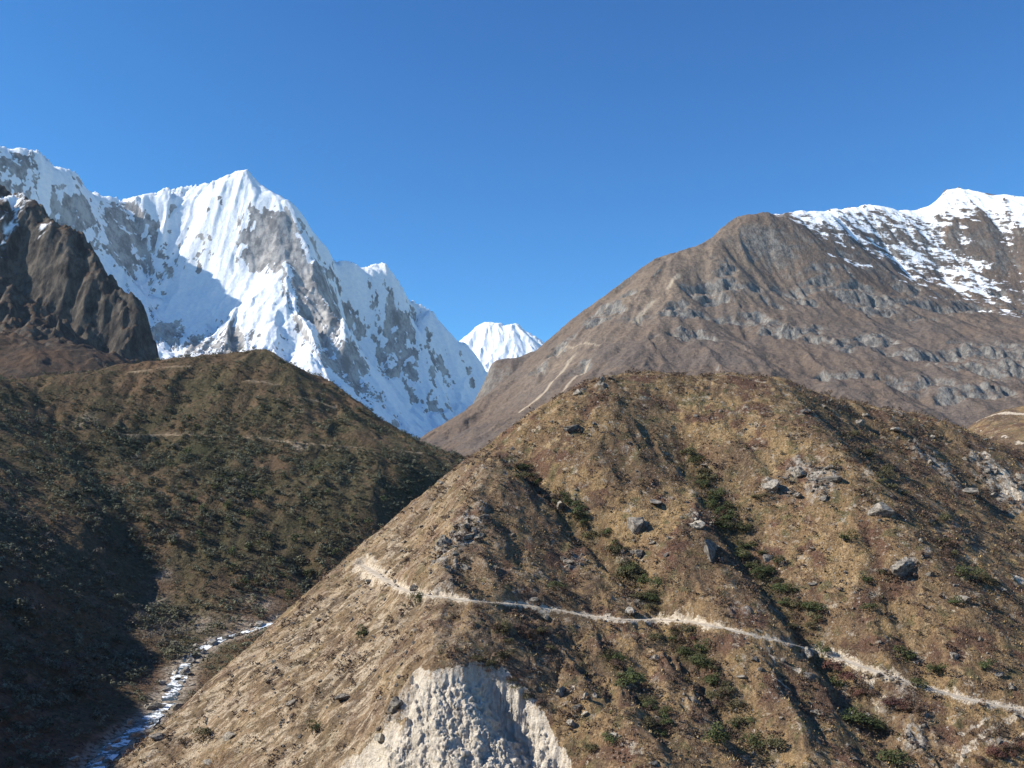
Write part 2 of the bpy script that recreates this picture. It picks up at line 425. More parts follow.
# ------------------------------------------------------------------ brown mountain on the right
def build_brown_mountain():
    S = ((380, 462, 2250), (415, 445, 2300), (450, 425, 2400), (480, 402, 2450), (520, 368, 2500), (545, 347, 2550), (575, 325, 2600), (600, 300, 2600), (625, 281, 2620), (650, 262, 2650), (700, 241, 2700), (720, 226, 2760), (735, 218, 2800), (760, 216, 2850), (800, 214, 2950), (830, 210, 3050),
         (855, 204, 3100), (880, 209, 3150), (905, 207, 3200), (930, 195, 3300), (945, 187, 3350), (960, 191, 3350), (975, 197, 3350), (1000, 202, 3350), (1024, 208, 3350), (1150, 235, 3300))
    cr = [P(*q) for q in S]
    pts = cr + behind(cr, ((180, 110), (700, 560)))
    pts += [P(*q) for q in ((700, 300, 2380), (800, 280, 2560), (900, 255, 2850), (1000, 262, 2850), (650, 330, 2200), (750, 350, 2060), (850, 340, 2150), (950, 330, 2280), (1020, 330, 2280), (600, 350, 2150), (560, 380, 2080), (500, 420, 2050), (460, 440, 1980),
        (800, 400, 1760), (900, 410, 1700), (1000, 410, 1700), (700, 380, 1850), (600, 400, 1850), (760, 250, 2640), (640, 295, 2420), (700, 460, 1450), (900, 480, 1400), (450, 490, 1600), (1120, 400, 1700), (1120, 300, 2600), (560, 350, 2300), (520, 400, 2150))]
    G = Grid(-560, 2300, 1450, 3900, 4.2); G.H = TPS(pts, 2e-5)(G.X, G.Y)
    G.H = erode(G.X, G.Y, G.H, 4.2, 260, 14, 5, .5, seed=3, sharp=.35)
    G.H += 9 * ridged(G.X, G.Y, 190, 5, 9, .5) + 2.0 * fbm(G.X, G.Y, 22, 3, 2)
    pk = P(945, 187, 3350); G.H += 40 * np.exp(-np.hypot(G.X - pk[0], G.Y - pk[1]) / 42) - 46 * np.exp(-((G.X - pk[0]) ** 2 + (G.Y - pk[1]) ** 2) / 380 ** 2) - 14
    # cliff bands: steep faces where the rock comes through
    w = G.H + 45 * fbm(G.X, G.Y, 420, 3, 40)
    outc = region(G, [(600, 315, 70, 1), (635, 295, 60, .8), (700, 295, 70, .8), (690, 310, 80, .9), (745, 290, 70, .8), (770, 325, 90, 1), (800, 330, 90, .9), (730, 270, 60, .7), (680, 330, 80, .9), (870, 300, 110, 1), (920, 300, 110, 1), (960, 305, 110, .9), (840, 340, 100, 1),
                      (880, 345, 110, 1), (950, 360, 130, 1), (1000, 350, 130, 1), (1010, 370, 110, 1), (900, 385, 90, .9), (960, 390, 90, .9), (565, 345, 60, .9), (545, 365, 60, .8), (575, 365, 60, .6), (850, 375, 80, .7), (800, 300, 80, .6), (1000, 300, 100, .7), (720, 320, 70, .7), (640, 325, 60, .6)])
    pn = fbm(G.X, G.Y, 95, 4, 44, .6)
    om = sstep(.12, .42, outc * .85 + .9 * pn - .25 + .25 * fbm(G.X, G.Y, 500, 2, 47))
    per = 58.0; ph = (w / per) % 1.0
    stair = np.where(ph < .62, ph * .35, .217 + (ph - .62) / .38 * .783) - ph
    G.H += om * stair * per * .8 + om * (6 * blocks(G.X + 8 * perlin(G.X / 25, G.Y / 25, 3), G.Y * .5, 26, 53) + 8 * ridged(G.X, G.Y * .5, 34, 4, 51, .6) + 2.5 * fbm(G.X, G.Y, 11, 2, 52))
    gx, gy = G.grad(); s = np.hypot(gx, gy); cv = G.curv(8)
    G.attr['rock'] = np.clip(om * sstep(.55, .95, s + .35 * fbm(G.X, G.Y, 30, 3, 60)) + sstep(1.15, 1.6, s), 0, 1)
    # snow lies on the high right shoulder, in streaks along the slope
    line = [G.hit(*q) for q in ((735, 218), (790, 232), (860, 262), (930, 285), (1010, 300))]
    line = [p for p in line if p is not None]
    zl = np.interp(G.X, [p[0] for p in line], [p[2] for p in line])
    st = fbm(G.X / 3.0, G.H + .30 * G.X, 46, 5, 70, .62)
    up = (G.H - zl) / 190.0
    left = sstep(line[0][0] - 70, line[0][0] + 80, G.X)
    qs = np.clip(up, -1, .75) * .9 + st * 1.1 + .75 * fbm(G.X / 2.2, G.H + .25 * G.X, 15, 4, 71, .65) - .07 - cv / 11 * .45 - 1.0 * np.clip(s - .75, 0, 2) - region(G, [(1000, 248, 90, .9), (960, 245, 70, .5), (760, 222, 90, .3)])
    G.attr['snow'] = sstep(-.45, .55, qs) * left * sstep(-.8, -.5, up)
    G.attr['rock'] = G.attr['rock'] * (1 - G.attr['snow'] * .2)
    sc = np.zeros_like(G.H)
    for ln, wd in ((((576, 352), (562, 372), (545, 392), (520, 412)), 6), (((590, 362), (570, 382), (556, 398)), 5), (((655, 300), (643, 312), (636, 322)), 8), (((680, 274), (668, 288)), 7), (((540, 368), (560, 352), (600, 345)), 3)):
        L = [G.hit(*q) for q in ln]; L = [p for p in L if p is not None]
        if len(L) > 1:
            dd, t, _, _ = polydist(G.X, G.Y, L); sc = np.maximum(sc, (1 - sstep(.3, 1.2, dd / wd * (1 + .5 * fbm(G.X, G.Y, 25, 2, 80)))) * sstep(0, .1, t + .02))
    G.attr['scree'] = sc; G.attr['pale'] = region(G, [(640, 300, 150, .7), (720, 260, 200, .5), (560, 360, 120, .5)])
    link('brown_mountain', G.mesh('brown_mountain', M['brown']), 'broad brown mountain with grey cliff bands and a snow dusted upper shoulder', 'mountain', kind='structure')
    # dark crag peeping out beyond its foot
    cr = [P(*q) for q in ((470, 410, 3300), (484, 385, 3300), (490, 368, 3300), (500, 361, 3300), (512, 362, 3320), (530, 356, 3350), (560, 345, 3350))]
    pts = cr + behind(cr, ((150, 130), (500, 400))) + [P(*q) for q in ((470, 430, 3150), (500, 400, 3150), (540, 390, 3150), (500, 450, 2900), (580, 440, 2900))]
    G2 = Grid(-230, 260, 2850, 3800, 4); G2.H = TPS(pts, 1e-5)(G2.X, G2.Y) + 8 * ridged(G2.X, G2.Y, 60, 4, 3) + 2 * fbm(G2.X, G2.Y, 14, 2, 3)
    gx, gy = G2.grad(); G2.attr['rock'] = sstep(1.1, 1.6, np.hypot(gx, gy) + .4 * fbm(G2.X, G2.Y, 40, 3, 3)) * .7
    link('crag', G2.mesh('crag', M['brown']), 'small dark brown crag standing in the notch beside the far snow peak', 'crag', kind='structure')
build_brown_mountain()

# ------------------------------------------------------------------ dark mountain on the left
def build_dark_mountain():
    S = ((-150, 120, 2150), (-60, 155, 2120), (0, 184, 2100), (20, 192, 2080), (45, 205, 2060), (56, 212, 2040), (62, 224, 2030), (76, 225, 2000), (90, 240, 1985), (104, 258, 1960), (116, 277, 1950), (126, 284, 1940), (138, 302, 1925), (148, 320, 1910), (156, 340, 1890), (160, 362, 1870), (163, 395, 1850))
    cr = [P(*q) for q in S]; pts = cr + behind(cr, ((90, 60), (350, 420)))
    pts += [P(*q) for q in ((0, 250, 1880), (50, 275, 1850), (100, 305, 1830), (130, 340, 1810), (0, 330, 1640), (60, 340, 1650), (110, 352, 1680), (145, 372, 1740), (0, 400, 1350), (80, 410, 1380), (150, 410, 1600), (-120, 250, 1800), (-120, 380, 1400), (190, 440, 1800))]
    pts += [(-480, 1900, -40), (-420, 1700, -60), (-400, 2200, -100), (-550, 2400, -60)]
    G = Grid(-1550, -430, 1250, 2650, 3.2); G.H = TPS(pts, 1e-5)(G.X, G.Y)
    lo = .28 + .72 * sstep(300, 400, G.H); H0 = G.H.copy()
    G.H = erode(G.X, G.Y, G.H, 3.2, 170, 22, 4, .5, seed=13, sharp=.6, sref=.8)
    G.H += 20 * ridged(G.X, G.Y, 130, 5, 15, .55) - 34
    G.H += 11 * blocks(G.X + 14 * perlin(G.X / 40, G.Y / 40, 5), G.Y * .7, 46, 16) + 6 * blocks(G.X + 5 * perlin(G.X / 15, G.Y / 15, 6), G.Y * .7, 19, 17) + 2.5 * fbm(G.X, G.Y, 14, 3, 18)
    G.H = H0 + (G.H - H0) * lo
    L = [G.hit(*q) for q in ((15, 245), (45, 278), (80, 305), (112, 335))]; L = [p for p in L if p is not None]
    if len(L) > 1:
        dd, t, sdn, _ = polydist(G.X, G.Y, L); G.H -= 48 * np.exp(-(dd / 34) ** 2)
    gx, gy = G.grad(); s = np.hypot(gx, gy)
    G.attr['rock'] = sstep(1.05, 1.45, s + .7 * fbm(G.X, G.Y, 50, 4, 3))
    sn = region(G, [(12, 205, 45, 1), (5, 228, 40, .9), (40, 238, 30, .8), (10, 240, 25, .8), (30, 215, 30, .6)])
    G.attr['snow'] = sstep(.55, .72, sn + .6 * fbm(G.X, G.Y, 30, 4, 9) - .35 * np.clip(s - 1, 0, 1))
    link('dark_mountain', G.mesh('dark_mountain', M['dark']), 'dark brown craggy mountain shoulder with snow patches before the snow mountain', 'mountain', kind='structure')
build_dark_mountain()

# ------------------------------------------------------------------ forested valley side with the river
RIV = [(268, 622, 690), (240, 632, 672), (222, 637, 658), (205, 645, 640), (192, 655, 622), (180, 668, 592), (178, 682, 565), (164, 703, 522), (142, 724, 480), (112, 745, 445), (96, 768, 415)]
RIVW = [(-60, 860, -30), (-120, 760, -48)] + [tuple(P(*q)) for q in RIV] + [(-165, 330, -100), (-150, 180, -108), (-135, 0, -116), (-130, -150, -124)]
def build_forest_hill():
    S = ((-120, 372, 980), (0, 379, 1020), (60, 378, 1050), (120, 369, 1080), (170, 363, 1100), (220, 357, 1110), (260, 353, 1110), (275, 356, 1108), (300, 369, 1100), (330, 386, 1085), (365, 411, 1060), (400, 436, 1040), (430, 451, 1025), (455, 459, 1010), (510, 475, 990), (600, 500, 970))
    cr = [P(*q) for q in S]; pts = cr + behind(cr, ((90, 45), (300, 190)))
    pts += [P(*q) for q in ((150, 437, 965), (250, 437, 960), (300, 441, 955), (380, 449, 950), (430, 459, 948), (100, 480, 850), (200, 480, 870), (300, 480, 885), (400, 490, 885), (200, 540, 785), (300, 540, 805), (380, 520, 835), (150, 600, 710), (220, 600, 722), (280, 592, 740), (330, 570, 770),
        (0, 768, 392), (40, 740, 430), (80, 700, 500), (0, 700, 440), (100, 650, 600), (0, 620, 530), (60, 600, 605), (120, 620, 655), (0, 540, 640), (80, 530, 730), (0, 480, 750), (60, 470, 815), (0, 430, 870), (60, 410, 975))]
    pts += [(p[0], p[1], p[2] - 1) for p in RIVW]
    pts += [(-560, 380, 205), (-640, 520, 230), (-690, 680, 256), (-770, 850, 282), (-850, 1050, 325), (-460, 250, 150), (-420, 60, 60), (-700, 100, 260), (-380, -150, 20), (-900, 300, 380), (-900, 650, 400), (-900, -150, 400),
            (-110, 420, -98), (-90, 550, -80), (-60, 680, -60), (60, 850, -40), (0, 200, -120), (100, 0, -130), (150, 500, -110), (160, 1000, 20), (160, 1300, -80), (150, -150, -140)]
    G = Grid(-900, 180, -150, 1400, 2.0); G.H = TPS(pts, 1e-6)(G.X, G.Y)
    dr, t, sdn, zr = polydist(G.X, G.Y, RIVW)
    away = sstep(12, 70, dr)
    G.H = erode(G.X, G.Y, G.H, 2.0, 120, 7, 4, .5, seed=23, sharp=.3, damp=away)
    G.H += away * (4 * ridged(G.X, G.Y, 80, 4, 25) + 1.2 * fbm(G.X, G.Y, 14, 3, 26)) + .5 * fbm(G.X, G.Y, 5, 2, 27)
    for ln, dep, wd in ((((300, 560), (325, 592), (335, 610)), 10, 9), (((60, 395), (110, 480), (150, 590)), 8, 18)):
        L = [G.hit(*q) for q in ln]; L = [p for p in L if p is not None]
        if len(L) > 1:
            dd, _, _, _ = polydist(G.X, G.Y, L); G.H -= dep * np.exp(-(dd / wd) ** 2)
    bed = 1 - sstep(4, 13, dr)
    G.H = G.H * (1 - bed) + (zr - 1.5 + 1.5 * fbm(G.X, G.Y, 7, 4, 90, .6)) * bed
    # a shelf path crossing the slope
    dirt = np.zeros_like(G.H)
    for ln, wd in ((((275, 441), (300, 443), (320, 445), (345, 447), (385, 449), (420, 453)), 2.6), (((248, 381), (262, 382), (276, 385)), 2.6), (((120, 434), (165, 435), (215, 437), (270, 440)), 1.4), (((130, 372), (160, 368), (190, 367)), 1.5), (((300, 397), (320, 402), (335, 408)), 1.2)):
        L = [G.hit(*q) for q in ln]; L = [p for p in L if p is not None]
        if len(L) > 1:
            dd, tt, _, zz = polydist(G.X, G.Y, L); k = (1 - sstep(wd, wd * 3, dd)); G.H = G.H * (1 - k) + zz * k
            dirt = np.maximum(dirt, (1 - sstep(wd * .9, wd * 1.9, dd)) * (.8 + .6 * fbm(G.X, G.Y, 12, 2, 7)))
    G.attr['dirt'] = np.clip(dirt, 0, 1)
    rk = region(G, [(165, 575, 6, .6), (160, 600, 7, .5), (175, 612, 7, .6), (265, 605, 8, .8), (250, 598, 8, .6), (300, 445, 8, .7), (150, 625, 12, .7), (200, 625, 14, .8), (240, 622, 10, .9), (85, 420, 10, .6)])
    G.attr['rock'] = np.clip(np.maximum(rk, 1.0 * (1 - sstep(5, 13, dr + 4 * fbm(G.X, G.Y, 12, 3, 93)))), 0, 1)
    G.attr['veg'] = np.clip(region(G, [(100, 450, 90, .9), (200, 450, 90, 1), (300, 480, 90, 1), (180, 520, 80, 1), (300, 540, 60, 1), (400, 490, 60, 1), (330, 570, 50, .9), (200, 400, 80, .7)]) * (.7 + fbm(G.X, G.Y, 60, 3, 8)), 0, 1)
    link('forested_hill', G.mesh('forested_hill', M['forest']), 'dark scrub covered valley side above the river, half in shadow', 'hill', kind='structure')
    return G
GB = build_forest_hill()

# ------------------------------------------------------------------ the brown ridge in front
TRAIL = [(352, 550), (362, 562), (375, 574), (390, 584), (405, 590), (430, 596), (470, 599), (520, 604), (560, 611), (590, 616), (625, 620), (655, 620), (690, 620), (712, 625), (750, 634), (785, 642), (815, 650), (845, 660), (880, 673), (920, 686), (970, 699), (1024, 713)]
def build_ridge():
    S = ((60, 790, 400), (118, 768, 400), (150, 736, 405), (200, 691, 415), (250, 646, 428), (300, 601, 440), (350, 556, 450), (400, 516, 457), (450, 473, 465), (480, 451, 470), (510, 431, 475), (540, 409, 478), (570, 389, 480), (590, 379, 483), (605, 375, 485), (650, 374, 490), (700, 375, 490), (750, 376, 482), (780, 379, 485), (800, 386, 490), (850, 401, 500), (900, 412, 505), (950, 425, 506), (985, 437, 504), (1024, 455, 500), (1150, 510, 475))
    cr = [P(*q) for q in S]; pts = cr + behind(cr, ((45, 16), (150, 95)))
    pts += [P(*q) for q in ((540, 425, 455), (500, 460, 435), (470, 495, 415), (455, 535, 393), (440, 580, 366), (430, 620, 345), (425, 660, 325),
        (300, 680, 378), (350, 640, 375), (380, 590, 402), (420, 540, 427), (250, 720, 370), (350, 720, 337), (300, 764, 335), (200, 764, 370),
        (520, 475, 441), (580, 535, 411), (640, 593, 380), (680, 650, 350), (720, 715, 322), (760, 768, 304),
        (530, 540, 400), (560, 600, 370), (560, 660, 342), (600, 720, 312), (640, 768, 292), (620, 440, 440), (680, 530, 397), (720, 600, 364), (760, 660, 338), (800, 720, 315), (840, 768, 300),
        (680, 450, 442), (740, 540, 400), (790, 610, 370), (830, 680, 342), (880, 768, 313), (765, 390, 468), (800, 422, 440), (840, 462, 415), (870, 502, 395), (910, 552, 374), (960, 612, 354), (1024, 690, 330), (960, 720, 322),
        (850, 430, 466), (900, 480, 431), (950, 520, 405), (1000, 570, 379), (1024, 600, 363), (950, 460, 468), (1000, 490, 458), (1024, 520, 444), (1130, 620, 372), (1130, 760, 315),
        (430, 672, 319), (440, 768, 299), (360, 768, 318), (570, 768, 306), (440, 850, 280))]
    pts += [(-60, 230, -108), (40, 215, -105), (120, 225, -103), (220, 230, -105), (330, 250, -105), (-130, 330, -110), (-170, 420, -112), (-230, 520, -120), (420, 350, -70)]
    G = Grid(-250, 400, 200, 620, 0.6); G.H = TPS(pts, 3e-6)(G.X, G.Y)
    X, Y = G.X, G.Y
    def world_line(ln): return [p for p in (G.hit(*q) for q in ln) if p is not None]
    # gullies and the spurs beside them
    veg = np.zeros_like(G.H); scrub = np.zeros_like(G.H)
    GUL = ((((505, 452), (530, 478), (560, 505), (600, 545), (640, 585), (672, 625), (700, 665), (735, 715), (770, 768)), 2.6, 6, 1.0),
           (((655, 420), (690, 462), (720, 510), (745, 550), (775, 595), (800, 625), (830, 665), (870, 720)), 2.4, 6.5, 1.0),
           (((455, 560), (480, 590), (520, 608), (560, 625)), 2.5, 5, .6), (((600, 640), (628, 680), (655, 720), (690, 768)), 1.6, 5, .9),
           (((620, 395), (650, 440), (680, 480)), .8, 4.5, .3), (((565, 625), (590, 660), (612, 705)), 1.6, 4, .6), (((862, 525), (880, 580), (900, 640), (930, 680)), 1.5, 4.5, .4), (((480, 480), (500, 520), (520, 560)), 1.5, 4, .4), (((400, 600), (330, 690), (280, 764)), 1.6, 5, .2), (((440, 520), (380, 590), (310, 670)), 1.3, 5, .2), (((780, 660), (810, 710), (835, 764)), 1.5, 4, .5), (((720, 400), (760, 450), (790, 500)), .7, 4.5, .2),
           (((800, 390), (850, 440), (890, 480), (930, 530), (985, 590), (1024, 625)), 1.3, 7, .6), (((930, 430), (970, 470), (1024, 530)), 1.5, 8, .3), (((560, 395), (600, 440), (630, 480)), 1.6, 6, .3))
    for ln, dep, wd, vg in GUL:
        L = world_line(ln); dd, t, sdn, _ = polydist(X + 3.2 * fbm(X, Y, 16, 3, 91), Y + 3.2 * fbm(X, Y, 16, 3, 92), L)
        dd2 = dd * (1 + .35 * fbm(X, Y, 14, 3, 5)); env = sstep(0, .12, t) * (1 - .5 * sstep(.85, 1, t))
        G.H -= dep * env * (1.25 * np.exp(-(dd2 / wd) ** 2) - .35 * np.exp(-((dd - 2.1 * wd) / wd) ** 2) - .75 * (sdn < 0) * np.exp(-((dd2 - 1.5 * wd) / (.7 * wd)) ** 2) * sstep(-.5, .4, fbm(X, Y, 17, 2, 6)))
        veg = np.maximum(veg, vg * np.exp(-(dd2 / (wd * .9)) ** 2) * env)
    G.H = erode(X, Y, G.H, .6, 46, 1.7, 3, .5, seed=41, sharp=.35, sref=.6, damp=.4 + sstep(-.3, .4, fbm(X, Y, 70, 2, 40)))
    nz = fbm(X, Y, 26, 4, 43)
    G.H += 2.3 * nz + 1.2 * fbm(X, Y, 8, 3, 44, .6) + .5 * fbm(X, Y, 2.8, 3, 45, .75) + .9 * sstep(.05, .4, fbm(X, Y, 38, 2, 46)) * blocks(X + 2 * perlin(X / 6, Y / 6, 4), Y, 5.5, 47)
    # rocky rib between the pale left face and the front
    rock = region(G, [(455, 540, 9, 1), (470, 525, 8, .9), (445, 560, 8, .8), (480, 510, 6, .7), (440, 590, 7, .7), (500, 545, 6, .6), (430, 465, 6, .7), (480, 470, 5, .6), (820, 480, 9, .9), (800, 472, 7, .8), (770, 485, 6, .8), (790, 495, 6, .6), (905, 566, 6, .8), (925, 455, 8, .8), (940, 470, 9, .8),
                      (695, 520, 7, .6), (625, 555, 5, .6), (575, 560, 6, .6), (640, 605, 5, .7), (545, 575, 6, .5), (740, 610, 8, .5), (845, 395, 6, .6), (900, 415, 7, .7), (950, 480, 8, .7), (1000, 480, 12, 1), (1015, 500, 10, 1), (980, 460, 7, .9), (960, 530, 8, .6), (395, 712, 5, .9), (600, 385, 5, .6),
                      (780, 750, 6, .4), (890, 690, 10, .6), (850, 690, 8, .6), (920, 740, 8, .7), (680, 700, 6, .4), (300, 640, 10, .3), (420, 500, 7, .5)])
    om = sstep(.25, .6, rock * (.75 + .9 * fbm(X, Y, 5, 3, 61)))
    G.H += om * (1.3 * ridged(X, Y, 4.5, 3, 62, .6) + .5)
    G.attr['rock'] = np.clip(om + .5 * sstep(.25, .5, fbm(X, Y, 7, 4, 63, .6)) * sstep(.0, .3, fbm(X, Y, 60, 2, 64)), 0, 1)
    # the trail: a shelf cut into the slope with a bare bank above it
    L = world_line(TRAIL); L = [(p[0], p[1], p[2]) for p in L]
    zs = np.array([p[2] for p in L]); zs = np.convolve(np.pad(zs, 1, mode='edge'), [.25, .5, .25], 'valid'); L = [(p[0], p[1], z) for p, z in zip(L, zs)]
    G.trail = L
    dd, t, sdn, zz = polydist(X, Y, L)
    shelf = (1 - sstep(1.3, 3.4, dd))
    G.H = G.H * (1 - shelf) + (zz - .15) * shelf
    bankw = np.interp(t, [0, .1, .2, .3, .52, .55, .62, .7, .76, 1], [.4, .7, .7, .5, .55, .85, .85, .55, .65, .6]).astype(np.float32)
    bank = (1 - sstep(1.5, 5.0, dd + 1.3 * fbm(X, Y, 6, 3, 71))) * np.where(sdn > 0, 1, .6) * bankw
    dirt = np.maximum(bank * (.55 + .8 * fbm(X, Y, 4, 4, 72, .65)), .9 * (1 - sstep(1.2, 3.2, dd + .9 * fbm(X, Y, 4, 3, 69))))
    # worn pale ground at the trail's far end, side tracks at the lower right
    wear = (1 - sstep(2.6, 6.0, dd + 2.6 * fbm(X, Y, 5, 3, 73))) * (1 - sstep(.08, .12, t))
    dirt = np.maximum(dirt, .72 * wear)
    for ln, wd in ((((1024, 715), (1005, 722), (985, 735), (965, 750), (955, 768)), .9), (((1024, 735), (1000, 745), (975, 748)), .8), (((965, 748), (985, 745), (1010, 738)), .8), (((770, 655), (785, 665), (800, 670)), .7), (((940, 690), (960, 700), (990, 705)), .5), (((860, 665), (868, 690), (880, 712)), .6),
                   (((990, 700), (985, 720), (960, 735)), .7), (((775, 660), (772, 680), (790, 690)), .4)):
        Lk = world_line(ln)
        if len(Lk) > 1:
            d2, _, _, _ = polydist(X, Y, Lk); dirt = np.maximum(dirt, (1 - sstep(wd * .5, wd * 1.4, d2)) * (.50 + .6 * fbm(X, Y, 4, 2, 74)))
    pr = region(G, [(1005, 475, 7, .8), (1015, 490, 8, .9), (985, 455, 5, .7), (960, 475, 6, .5), (1020, 580, 4, 1), (1012, 440, 6, 1), (870, 685, 5, .6), (880, 700, 6, .6), (580, 700, 2, .6), (572, 690, 2, .7), (940, 435, 4, .5), (775, 487, 3, .6), (698, 515, 3, .5)])
    dirt = np.maximum(dirt, sstep(.4, .62, pr * (.8 + .7 * fbm(X, Y, 3.5, 4, 75, .65))))
    G.attr['dirt'] = np.clip(dirt, 0, 1)
    G.attr['pale'] = np.clip(region(G, [(250, 680, 50, 1), (330, 620, 45, 1), (300, 720, 50, 1), (390, 560, 34, .9), (200, 720, 45, 1), (350, 680, 34, 1), (380, 620, 22, .9), (350, 745, 26, .9), (430, 510, 18, .7)]) * (.8 + .6 * fbm(X, Y, 9, 3, 76)), 0, 1)
    scr = region(G, [(900, 450, 40, .9), (960, 490, 45, .9), (1010, 540, 40, .9), (850, 410, 30, .8), (520, 520, 22, .7), (560, 640, 30, .8), (650, 690, 28, .7), (700, 640, 20, .7), (470, 560, 15, .6), (880, 690, 18, .9), (980, 600, 25, .6), (600, 400, 25, .5)])
    pt = sstep(-.02, .28, fbm(X, Y, 34, 4, 79, .6))
    G.attr['brown_scrub'] = np.clip(np.maximum(scr, .85 * pt) * (.75 + 1.0 * fbm(X, Y, 11, 3, 77)), 0, 1)  # dark brown patches where low dry scrub grows, the plants' own colour
    G.attr['veg'] = np.clip(veg * (.6 + .9 * fbm(X, Y, 8, 3, 78)), 0, 1)
    return G
GA = build_ridge()

# ------------------------------------------------------------------ landslide scar cut into the foot of the ridge
def in_poly(x, y, poly):
    r = np.zeros(x.shape, bool); n = len(poly)
    for i in range(n):
        (x1, y1), (x2, y2) = poly[i], poly[i - 1]
        c = ((y1 > y) != (y2 > y)) & (x < (x2 - x1) * (y - y1) / (y2 - y1 + 1e-12) + x1); r ^= c
    return r
def build_scar():
    rim = [(250, 880), (300, 800), (340, 766), (368, 742), (384, 728), (404, 722), (398, 700), (410, 690), (412, 672), (424, 666), (434, 676), (446, 664), (462, 668), (470, 659), (490, 664), (512, 676), (532, 696), (548, 718), (560, 742), (574, 768), (592, 800), (640, 880)]
    W = [GA.hit(*q) for q in rim]; W = [(p[0], p[1]) for p in W if p is not None]
    x0, x1 = min(p[0] for p in W) - 3, max(p[0] for p in W) + 3; y0, y1 = min(p[1] for p in W) - 3, max(p[1] for p in W) + 3
    # the ridge drops away inside the rim; the bare face gets a finer mesh of its own
    right = [GA.hit(*q) for q in ((508, 690), (523, 712), (494, 674))]
    def shape(X, Y, base):
        dd, _, _, _ = polydist(X, Y, W + [W[0]]); ins = in_poly(X, Y, W)
        sdist = np.where(ins, dd, -dd) + 2.4 * fbm(X, Y, 5.5, 3, 101, .5)
        drop = 2.8 * sstep(0, 2.4, sdist)
        hollow = np.zeros_like(base)
        for p, r, w in zip(right, (6.0, 5.0, 4.5), (1, .85, .9)): hollow = np.maximum(hollow, w * np.exp(-((X - p[0]) ** 2 + (Y - p[1]) ** 2) / r ** 2))
        drop = drop + 12.5 * hollow * sstep(.3, 4.5, sdist)
        k = sstep(.5, 3, sdist)
        H = base - drop + k * (2.6 * ridged(X + 1.6 * perlin(X / 5, Y / 5, 5), Y * .45, 7.5, 4, 103, .5) - 1.4)
        return H, sdist, k
    H2, sd0, _ = shape(GA.X, GA.Y, GA.H); base = GA.H.copy()
    GA.H = np.where(sd0 > 0, H2 - 1.5 * sstep(.6, 1.6, sd0), GA.H); GA.scar = sd0
    S = Grid(x0, x1, max(y0, 262), y1, .22); B0 = GA.at(S.X, S.Y, base).astype(np.float32)
    S.H, sdist, k = shape(S.X, S.Y, B0)
    gx, gy = S.grad(); nl = np.sqrt(1 + gx * gx + gy * gy); N = np.stack([-gx / nl, -gy / nl, 1 / nl], -1)
    # crags and sockets stand out along the face, not straight up
    a, b_ = S.X * .9 + S.H * .25, S.H * .9 + S.Y * .45
    wx, wy = a + .6 * fbm(a, b_, 2, 3, 113), b_ + .6 * fbm(a, b_, 2, 3, 114)
    lump = .8 * ridged(a * 1.3, b_ * .8, 4.6, 4, 111, .6) + 1.0 * blocks(wx * 1.1, wy * 1.25, 2.6, 120) + .5 * blocks(wx, wy * 1.3, 1.0, 121) + .45 * fbm(a, b_ * 1.3, 1.2, 4, 112, .8)
    off = N * (k * lump * .9)[..., None] + np.array([0, 0, .04])
    S.attr['edge'] = (1 - sstep(0, 2.0, sdist + 1.2 * fbm(S.X, S.Y, 4, 3, 106))).astype(np.float32)
    link('landslide_scar', S.mesh('landslide_scar', M['scar'], sdist > .1, off.astype(np.float32)), 'pale grey eroded landslide scar below the trail at the foot of the ridge', 'cliff', kind='structure')
    GA.solid = ~(sd0 > 2.2)
build_scar()
link('grassy_ridge', GA.mesh('grassy_ridge', M['ridge'], GA.solid), 'golden brown grassy ridge crossed by a trail, strewn with rocks and shrubs', 'hill', kind='structure')

# ------------------------------------------------------------------ small terrace hill at the right edge
def build_terrace():
    cr = [P(*q) for q in ((930, 470, 880), (955, 440, 880), (972, 424, 880), (990, 416, 880), (1010, 411, 885), (1024, 408, 890), (1100, 400, 900), (1200, 420, 900))]
    pts = cr + behind(cr, ((80, 25), (260, 160))) + [P(*q) for q in ((990, 440, 800), (1024, 430, 800), (1024, 460, 730), (940, 490, 760), (1100, 440, 760), (1150, 500, 700), (1000, 500, 650))]
    G = Grid(250, 640, 620, 1150, 1.6); G.H = TPS(pts, 1e-5)(G.X, G.Y) + 2.5 * fbm(G.X, G.Y, 30, 4, 3) + .5 * fbm(G.X, G.Y, 5, 2, 4)
    dirt = np.zeros_like(G.H)
    L = [p for p in (G.hit(*q) for q in ((978, 421), (990, 416), (1003, 413), (1024, 414))) if p is not None]
    if len(L) > 1: dirt = 1 - sstep(1.2, 3.5, polydist(G.X, G.Y, L)[0])
    dirt = np.maximum(dirt, sstep(.4, .6, region(G, [(1004, 437, 6, .6), (1018, 443, 6, .65)]) + .8 * fbm(G.X, G.Y, 6, 3, 5)))
    G.attr['dirt'] = dirt; G.attr['brown_scrub'] = np.clip(.5 + fbm(G.X, G.Y, 25, 3, 6), 0, 1)
    link('terrace_hill', G.mesh('terrace_hill', M['ridge']), 'small brown terrace with a pale path edge at the right, below the brown mountain', 'hill', kind='structure')
build_terrace()
